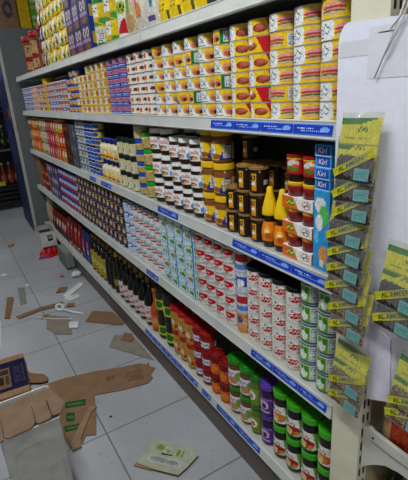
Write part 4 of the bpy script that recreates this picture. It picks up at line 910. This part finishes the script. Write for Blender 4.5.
crumple('paper_scrap', .35, 3.94, .022, (.85, .85, .84), 'small white paper bit on the tile joint', 'paper', sz=.5)
crumple('paper_scrap', .20, 4.35, .03, (.85, .85, .85), 'small white paper bit at the far left of the floor', 'paper', sz=.4)
crumple('plastic_scrap', .668, 3.94, .018, (.75, .04, .12), 'tiny red plastic scrap lying on the floor tiles', 'scrap', mat='plastic', sz=.6)
crumple('litter_piece', .40, 5.30, .04, (.75, .45, .25), 'orange and white litter on the floor far off', 'litter', sz=.4)
crumple('debris_bit', .425, 1.855, .007, (.14, .12, .11), 'tiny dark crumb on the floor right of the big cardboard sheet', 'debris', sz=.6)
# far boxes
g = G(); b0 = (.78, .78, .76)
a_wb = art((.84, .84, .84), R_(-.1, .55, .5, .85, (.12, .12, .13)), R_(.0, .62, .4, .78, (.6, .6, .6)), R_(-.9, .08, .9, .3, (.5, .14, .12)))
x0, y0, x1, y1, h = -.082, -.165, .082, .165, .24
g.panel((x0, y1, 0), (0, y0-y1, 0), (0, 0, h), b0); g.panel((x0, y0, 0), (x1-x0, 0, 0), (0, 0, h), a_wb, 30, 24); g.panel((x1, y0, 0), (0, y1-y0, 0), (0, 0, h), b0); g.panel((x1, y1, 0), (x0-x1, 0, 0), (0, 0, h), b0)
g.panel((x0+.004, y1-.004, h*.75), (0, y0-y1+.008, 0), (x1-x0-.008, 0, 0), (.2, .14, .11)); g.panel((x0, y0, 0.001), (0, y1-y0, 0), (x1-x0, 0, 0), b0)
for (ox, oy, ux, uy) in ((x0, y0, 1, 0), (x0, y1-.006, 1, 0)): g.box(ox, oy, h-.003, x1, oy+.006, h, (.6, .55, .48))
for ox in (x0, x1-.006): g.box(ox, y0, h-.003, ox+.006, y1, h, (.6, .55, .48))
put('open_box', g.mesh('open_box', 'matte'), (.742, 4.90, .001), label='open white box with dark logo on the floor near the grey fridge', cat='box')
g = G()
for (x, y, r, col) in ((.65, 4.645, .045, (.8, .06, .1)), (.71, 4.65, .04, (.8, .06, .1)), (.77, 4.665, .03, (.75, .08, .1))):
    g.lathe([(r*.9, .0, col), (r*1.1, .02, col), (r*.9, .05, col), (r*.4, .07, col), (r*.1, .075, col)], 14, cx=x, cy=y)
g.prism([(.58, 4.58), (.70, 4.55), (.80, 4.60), (.83, 4.68), (.62, 4.66)], .0, .012, (.75, .06, .1)); g.prism([(.60, 4.60), (.68, 4.58), (.70, 4.62), (.63, 4.63)], .012, .03, (.4, .42, .7))
put('plastic_bag', g.mesh('plastic_bag', 'plastic'), (0, 0, .001), label='crumpled red and blue plastic bag in front of the open white box', cat='bag')
g = G(); g.box(-.04, -.17, 0, .04, .17, .17, (.46, .49, .47), art((.44, .47, .45), N_(.1, (.3, .32, .3))), art((.50, .53, .50), R_(-1, 0, 1, .12, (.3, .24, .2))))
put('storage_box', g.mesh('storage_box', 'matte'), (.795, 4.24, .001), label='dull grey box on the floor against the kick plate near the red bag', cat='box')

# ================================================================== end of the gondola: white boards, sachets, bracket
BRD = (.89, .89, .94)
def yz_board(name, pts, x, th, col, lab, cat, mat='plastic', holes=()):
    """outline given as (y, z); front at x, facing the aisle"""
    g = G(); n = len(pts)
    g.face([(x, y, z) for y, z in pts], col); g.face([(x+th, y, z) for y, z in reversed(pts)], col)
    for i in range(n):
        (ya, za), (yb_, zb) = pts[i], pts[(i+1) % n]; g.face([(x, ya, za), (x+th, ya, za), (x+th, yb_, zb), (x, yb_, zb)], col)
    return put(name, g.mesh(name, mat), label=lab, cat=cat)
up_b = yz_board('white_board', [(.742, 1.685), (.738, 1.70), (.728, 1.714), (.716, 1.719), (.56, 1.711), (.28, 1.69), (.28, 1.095), (.50, 1.098), (.538, 1.102), (.612, 1.108), (.70, 1.10), (.726, 1.11), (.738, 1.3)], .812, .006, BRD, 'large white plastic board hung on the end post behind the seed sachets', 'board')
g = G()
for (y, zz, r, c) in ((.638, 1.688, .0035, (.12, .1, .12)), (.628, 1.653, .0035, (.35, .25, .05)), (.655, 1.64, .0015, (.5, .5, .5)), (.66, 1.59, .0012, (.55, .55, .55)), (.662, 1.56, .0012, (.55, .55, .55))):
    b = len(g.v)
    for k in range(12): a = 2*PI*k/12; g.v.append((.8115, y-r*math.cos(a), zz+r*math.sin(a)))
    g.f.append(tuple(range(b, b+12))); g.c.append(c); g.s.append(False)
g.box(.8112, .60, 1.6865, .8118, .636, 1.689, (.3, .3, .33)); put('nail_holes', g.mesh('nail_holes', 'matte'), parent=up_b, label='dark nail heads and pinholes')
g = G(); g.panel((.8114, .738, 1.648), (0, -.14, 0), (0, 0, .032), (.83, .83, .86))
g.panel((.8112, .66, 1.60), (0, -.30, 0), (0, .0, .10), (.85, .845, .885)); put('clear_tape', g.mesh('clear_tape', 'plastic'), parent=up_b, label='strip of clear tape')
g = G()
for i, (ya, yb_) in enumerate([(.635, .55), (.61, .54), (.60, .525)]):
    g.tube([(.806-.003*i, ya, 1.60+.045*i), (.804, (ya+yb_)/2, 1.69+.02*i), (.802-.003*i, yb_, 1.80+.01*i)], .0016, (.85, .85, .82), 6)
put('hanging_string', g.mesh('hanging_string', 'plastic'), label='pale twine holding up the large white board at its top', cat='string')
yz_board('white_sheet', [(.705, 1.20), (.30, 1.20), (.30, .83), (.50, .835), (.60, .845), (.705, .84)], .8205, .004, (.84, .82, .86), 'lower white plastic sheet hanging below the large white board', 'board')
yz_board('paper_strip', [(.604, 1.02), (.548, 1.0), (.534, .823), (.602, .788)], .8165, .0035, (.88, .87, .93), 'narrow white paper strip in front of the lower white sheet', 'paper')

GRN = (.08, .45, .08); LY = (.82, .79, .1)
a_hd = art(LY, (lambda s, t: t > .84-.12*(s+1)*.5*0 and s < .9-(1-t)*6+0 and t > .78, GRN), S_(-.12, .38, .74, .035, .035, (.15, .42, .05), 31), T_(-.75, .5, .6, .62, 2, (.5, .55, .1), .7), T_(-.6, .3, .5, .36, 1, (.5, .55, .1), .6), R_(-1, .36, 1, .39, (.55, .55, .1)), (lambda s, t: .24 < t < .36 and s < -.4+(t-.24)*3, GRN), S_(-.12, .38, .28, .035, .03, (.25, .48, .1), 31), T_(-.9, .02, -.1, .2, 3, (.2, .45, .12), .6))
def sachet(w=.112, h=.155, content=(.13, .10, .09), bit=(.25, .21, .18), header=.55, small=False):
    """local: front -X, hangs from z=0 down; header card at top, pouch of spice below"""
    g = G(); nu, nv = 20, 14; zt, zb = -h*.60, -h*.98
    cont = art(content, N_(.28, bit, k=22), N_(.1, (bit[0]*1.35, bit[1]*1.3, bit[2]*1.2), k=31))
    for side in (-1, 1):
        b = len(g.v)
        for j in range(nv+1):
            for k in range(nu+1):
                s = 2*k/nu-1; t = j/nv
                th = .0045*(max(0, 1-abs(s)**4)**.5)*(max(0, 1-abs(2*t-1)**4)**.5)*(1+.25*math.sin(k*2.1+j*1.3)) if side < 0 else .0008
                yy = -s*w*.47*side*-1
                g.v.append((side*(th+.0002), yy, zb+(zt-zb)*t))
        for j in range(nv):
            for k in range(nu):
                q = b+j*(nu+1)+k; g.f.append((q, q+1, q+nu+2, q+nu+1)); g.c.append(cont((2*(k+.5)/nu-1), (j+.5)/nv)); g.s.append(True)
    # note: s to the right is -Y
    hd = G(); z1 = -.012; zm = -h*.66
    hd.panel((-.0012, w*.47, zm), (0, -w*.94, 0), (0, 0, z1-zm), a_hd, 40, 26)
    hd.panel((-.0002, -w*.47, zm), (0, w*.94, 0), (0, 0, z1-zm), LY)
    bd = G()                                               # diagonal band with lettering
    p0 = Vector((-.0072, w*.47, -h*.885)); p1 = Vector((-.0072, -w*.42, -h*.55)); ax = (p1-p0).normalized(); nn = Vector((0, -ax.z, ax.y)); nn = -nn if nn.z < 0 else nn
    wd = .0185
    q0, q1 = p0-nn*wd/2, p1-nn*wd/2
    bd.panel(q0, p1-p0, nn*wd, art((.68, .65, .13), R_(-1, 0, 1, .07, (.6, .58, .1)), R_(-1, .93, 1, 1, (.6, .58, .1))), 8, 6)
    L_ = (p1-p0).length; mid = (p0+p1)/2
    bd.text('AL AMEEN', lambda x, y: tuple(mid+ax*(x*.0155-.004)+nn*(y*.0165)+Vector((-.0006, 0, 0))), (.12, .32, .06))
    st = G(); st.panel((-.0078, -w*.06, -h*.95), (0, -w*.36, .0), (0, 0, .027), art((.42, .58, .58), R_(-1, 0, 1, .1, (.3, .5, .5)), T_(-.85, .2, .85, .85, 4, (.25, .5, .48), .75)), 24, 14)
    fm = G(); e = w/2
    for side in (-1, 1):
        b = len(fm.v); n2 = 10
        for j in range(n2+1):
            for k in range(n2+1):
                s = 2*k/n2-1; t = j/n2
                th = (.009*(1-abs(s)**3)*(1-abs(2*t-1)**3) if t < .99 else 0)*(1 if t < .6 else .55) if side < 0 else .0012
                fm.v.append((side*(th+.0004), -s*e*side*-1, -h+h*t))
        for j in range(n2):
            for k in range(n2):
                q = b+j*(n2+1)+k; fm.f.append((q, q+1, q+n2+2, q+n2+1)); fm.c.append(WHITE); fm.s.append(True)
    return Proto('spice_sachet', 'sachet', g.mesh('spice_sachet', 'matte'), [('header_card', hd.mesh('header_card', 'print'), 'yellow header card'), ('brand_band', bd.mesh('brand_band', 'print'), 'diagonal yellow lettered band'), ('price_sticker', st.mesh('price_sticker', 'print'), 'teal price sticker'), ('clear_film', fm.mesh('clear_film', 'film'))], h, .006)
s_dark = sachet(); s_mid = sachet(content=(.28, .22, .15), bit=(.42, .34, .22)); s_brn = sachet(content=(.36, .26, .17), bit=(.5, .4, .26))
ups = [1.530, 1.478, 1.430, 1.375, 1.324, 1.280, 1.234, 1.182, 1.135]
ups = [1.532, 1.483, 1.436, 1.372, 1.325, 1.282, 1.232, 1.176, 1.127]
offs = [0, .008, .004, .010, .004, .006, .004, -.002, -.014]
wds = ['topmost', 'second from the top', 'third from the top', 'fourth from the top', 'fifth from the top', 'sixth from the top', 'third from the bottom', 'second from the bottom', 'bottom']
for i in range(9):
    p = s_dark if i < 6 else (s_mid if i == 6 else s_brn)
    p.place((.795, .65+offs[i], ups[i]), 0, f"spice sachet in the long strip on the white board, {wds[i]} one", 'spice sachets', rot=(random.uniform(-.06, .06)-.02+(.06 if i >= 6 else 0), .17, random.uniform(-.05, .05)))
for i, (y, zt, w) in enumerate([(.503, 1.262, 'upper'), (.507, 1.205, 'lower')]):
    s_dark.place((.795, y, zt), 0, f"dark spice sachet at the right edge of the white board, {w} of two", 'spice sachets', rot=(.04, .17, 0))
for i, (y, zt, w) in enumerate([(.640, .945, 'upper'), (.642, .895, 'lower')]):
    s_brn.place((.806, y, zt), 0, f"brown spice sachet in the low left strip over the end post, {w} one", 'spice sachets', rot=(.05, .17, 0))
for i, (y, zt, w) in enumerate([(.452, 1.0, 'upper'), (.456, .962, 'lower')]):
    s_brn.place((.804, y, zt), 0, f"brown spice sachet above the orange spice bag, {w} one", 'spice sachets', rot=(.06, .17, 0))

# bracket and end shelf
CR = (.80, .80, .75)
prof = [(.618, .672), (.60, .682), (.585, .675), (.30, .668), (.30, .615), (.50, .606), (.54, .594), (.565, .575), (.59, .552), (.61, .528), (.618, .515)]
g = G(); n = len(prof)
g.face([(.836, y, z) for y, z in prof], CR); g.face([(.848, y, z) for y, z in reversed(prof)], CR)
for i in range(n):
    (ya, za), (yb_, zb) = prof[i], prof[(i+1) % n]; g.face([(.836, ya, za), (.848, ya, za), (.848, yb_, zb), (.836, yb_, zb)], CR)
g.box(.833, .30, .642, .8362, .59, .646, (.58, .57, .52))
es = Proto('shelf_bracket', 'bracket', g.mesh('shelf_bracket', 'paint')).place((0, 0, 0), 0, 'cream shelf bracket hooked into the slotted end post at lower right')
g = G()
for k in range(10): a = 2*PI*k/10; g.v.append((.8352, .585+.004*math.cos(a), .655+.004*math.sin(a)))
g.f.append(tuple(range(10))[::-1]); g.c.append((.1, .09, .08)); g.s.append(False); put('hole', g.mesh('hole', 'matte'), parent=es, label='dark bolt hole')
g = G(); g.box(.850, .30, .625, 1.7, .60, .64, (.62, .6, .56)); put('shelf', g.mesh('shelf', 'paint'), label='end shelf board carried by the cream bracket, under the orange spice bag', cat='shelf')
g = G(); g.box(.869, .626, .0, 1.75, .646, 2.3, (.70, .64, .48)); put('back_panel', g.mesh('back_panel', 'paint'), parent=fr, label='cream back panel at the gondola end')
# orange spice bag on the end shelf
a_ob = art((.70, .22, .07), N_(.2, (.78, .3, .12)), N_(.12, (.6, .15, .05), k=37), E_(-.75, .4, .25, .5, (.78, .62, .42)), R_(-1, .9, 1, 1, (.7, .62, .55)))
p_o = pouch('chilli_bag', 'bag', .075, .14, .15, (.7, .22, .08), a_ob, 26, 24)
p_o.place((.895, .52, .641), .25, 'orange ground spice bag standing on the end shelf beside the bracket')
# dark carton on top of end fixture
g = G(); g.box(.0, .0, 0, .3, .30, .3, (.16, .09, .05), art((.16, .09, .05), R_(-1, 0, 1, .08, (.35, .25, .12)))); put('dark_carton', g.mesh('dark_carton', 'matte'), (.95, .32, 1.745), label='dark brown carton on the high end shelf behind the white board', cat='box')
g = G(); g.box(.87, .30, 1.725, 1.7, .60, 1.744, (.68, .66, .6)); put('shelf', g.mesh('shelf', 'paint'), label='high cream end shelf behind the white board, under the dark carton', cat='shelf')
# woven sack below
g = G(); ws = art((.72, .72, .78), (lambda s, t: (int(s*40)+int(t*40)) % 2 == 0, (.62, .62, .68)))
def sk(q): return (1-abs(2*q-1)**4)**.5*.12+.88-.1*q**4
g.cyl_art(.15, 0, .45, ws, 60, 40, rf=lambda q: .95+.08*math.sin(PI*q)-.25*max(0, q-.8)*2)
b = len(g.v); 
for j in range(6):
    rr_ = .15*(.70-.14*j)
    for k in range(30): a = 2*PI*k/30; g.v.append((max(.001, rr_)*math.cos(a), max(.001, rr_)*math.sin(a), .45+.045*math.sin(PI/2*j/5)+.006*math.sin(3*a)*(j > 0)))
for j in range(5):
    for k in range(30): k2 = (k+1) % 30; g.f.append((b+j*30+k, b+j*30+k2, b+(j+1)*30+k2, b+(j+1)*30+k)); g.c.append((.72, .72, .78) if (j+k) % 2 else (.62, .62, .68)); g.s.append(True)
put('woven_sack', g.mesh('woven_sack', 'matte'), (1.0, .462, .001), label='white woven sack standing on the floor under the cream bracket', cat='sack')

# ================================================================== lamps, world, camera
LM = lamp_mat(12.0)
for i, (x, y) in enumerate([(-.15, 1.0), (-.15, 3.2), (-.15, 5.4), (-.15, 7.6), (-.3, -.9)]):
    g = G(); g.box(-.07, -.62, 0, .07, .62, .04, (.85, .85, .85)); n_ = ['above the near goods', 'above the middle of the aisle', 'near the grey fridge', 'above the black rack', 'behind the camera'][i]
    lf = Proto('ceiling_light', 'lamp', g.mesh('ceiling_light', 'paint')).place((x, y, 3.008), 0, f'white double tube ceiling light {n_}', 'ceiling tube lights')
    for dx in (-.035, .035):
        g = G(); g.tube([(dx, -.59, -.02), (dx, .59, -.02)], .016, WHITE, 10); put('tube', g.mesh('tube', LM), parent=lf)
    L = bpy.data.lights.new('tube_glow', 'AREA'); L.shape = 'RECTANGLE'; L.size = .14; L.size_y = 1.18; L.energy = (27, 16, 10, 14, 28)[i]; L.color = (.95, .98, 1)
    lo = bpy.data.objects.new('tube_glow', L); C.objects.link(lo); lo.location = (x, y, 2.965); lo.parent = None
w = bpy.data.worlds.new('World'); sc.world = w; w.use_nodes = True
w.node_tree.nodes['Background'].inputs[0].default_value = (.6, .7, .85, 1); w.node_tree.nodes['Background'].inputs[1].default_value = .025

cd = bpy.data.cameras.new('Camera'); cam = bpy.data.objects.new('Camera', cd); C.objects.link(cam); sc.camera = cam
cd.sensor_fit = 'VERTICAL'; cd.sensor_height = 24; cd.lens = 424.39/480*24; cd.clip_start = .02
right = Vector((.85399987, -.51638244, -.06350902)); down = Vector((-.22375822, -.25433762, -.9408744)); fwd = Vector((.46969829, .81771728, -.33274911))
m3 = Matrix((right, -down, -fwd)).transposed()
cam.matrix_world = Matrix.Translation((0, 0, 1.6)) @ m3.to_4x4()
sc.view_settings.view_transform = 'Standard'; sc.view_settings.look = 'None'; sc.view_settings.gamma = 1; sc.view_settings.exposure = 0
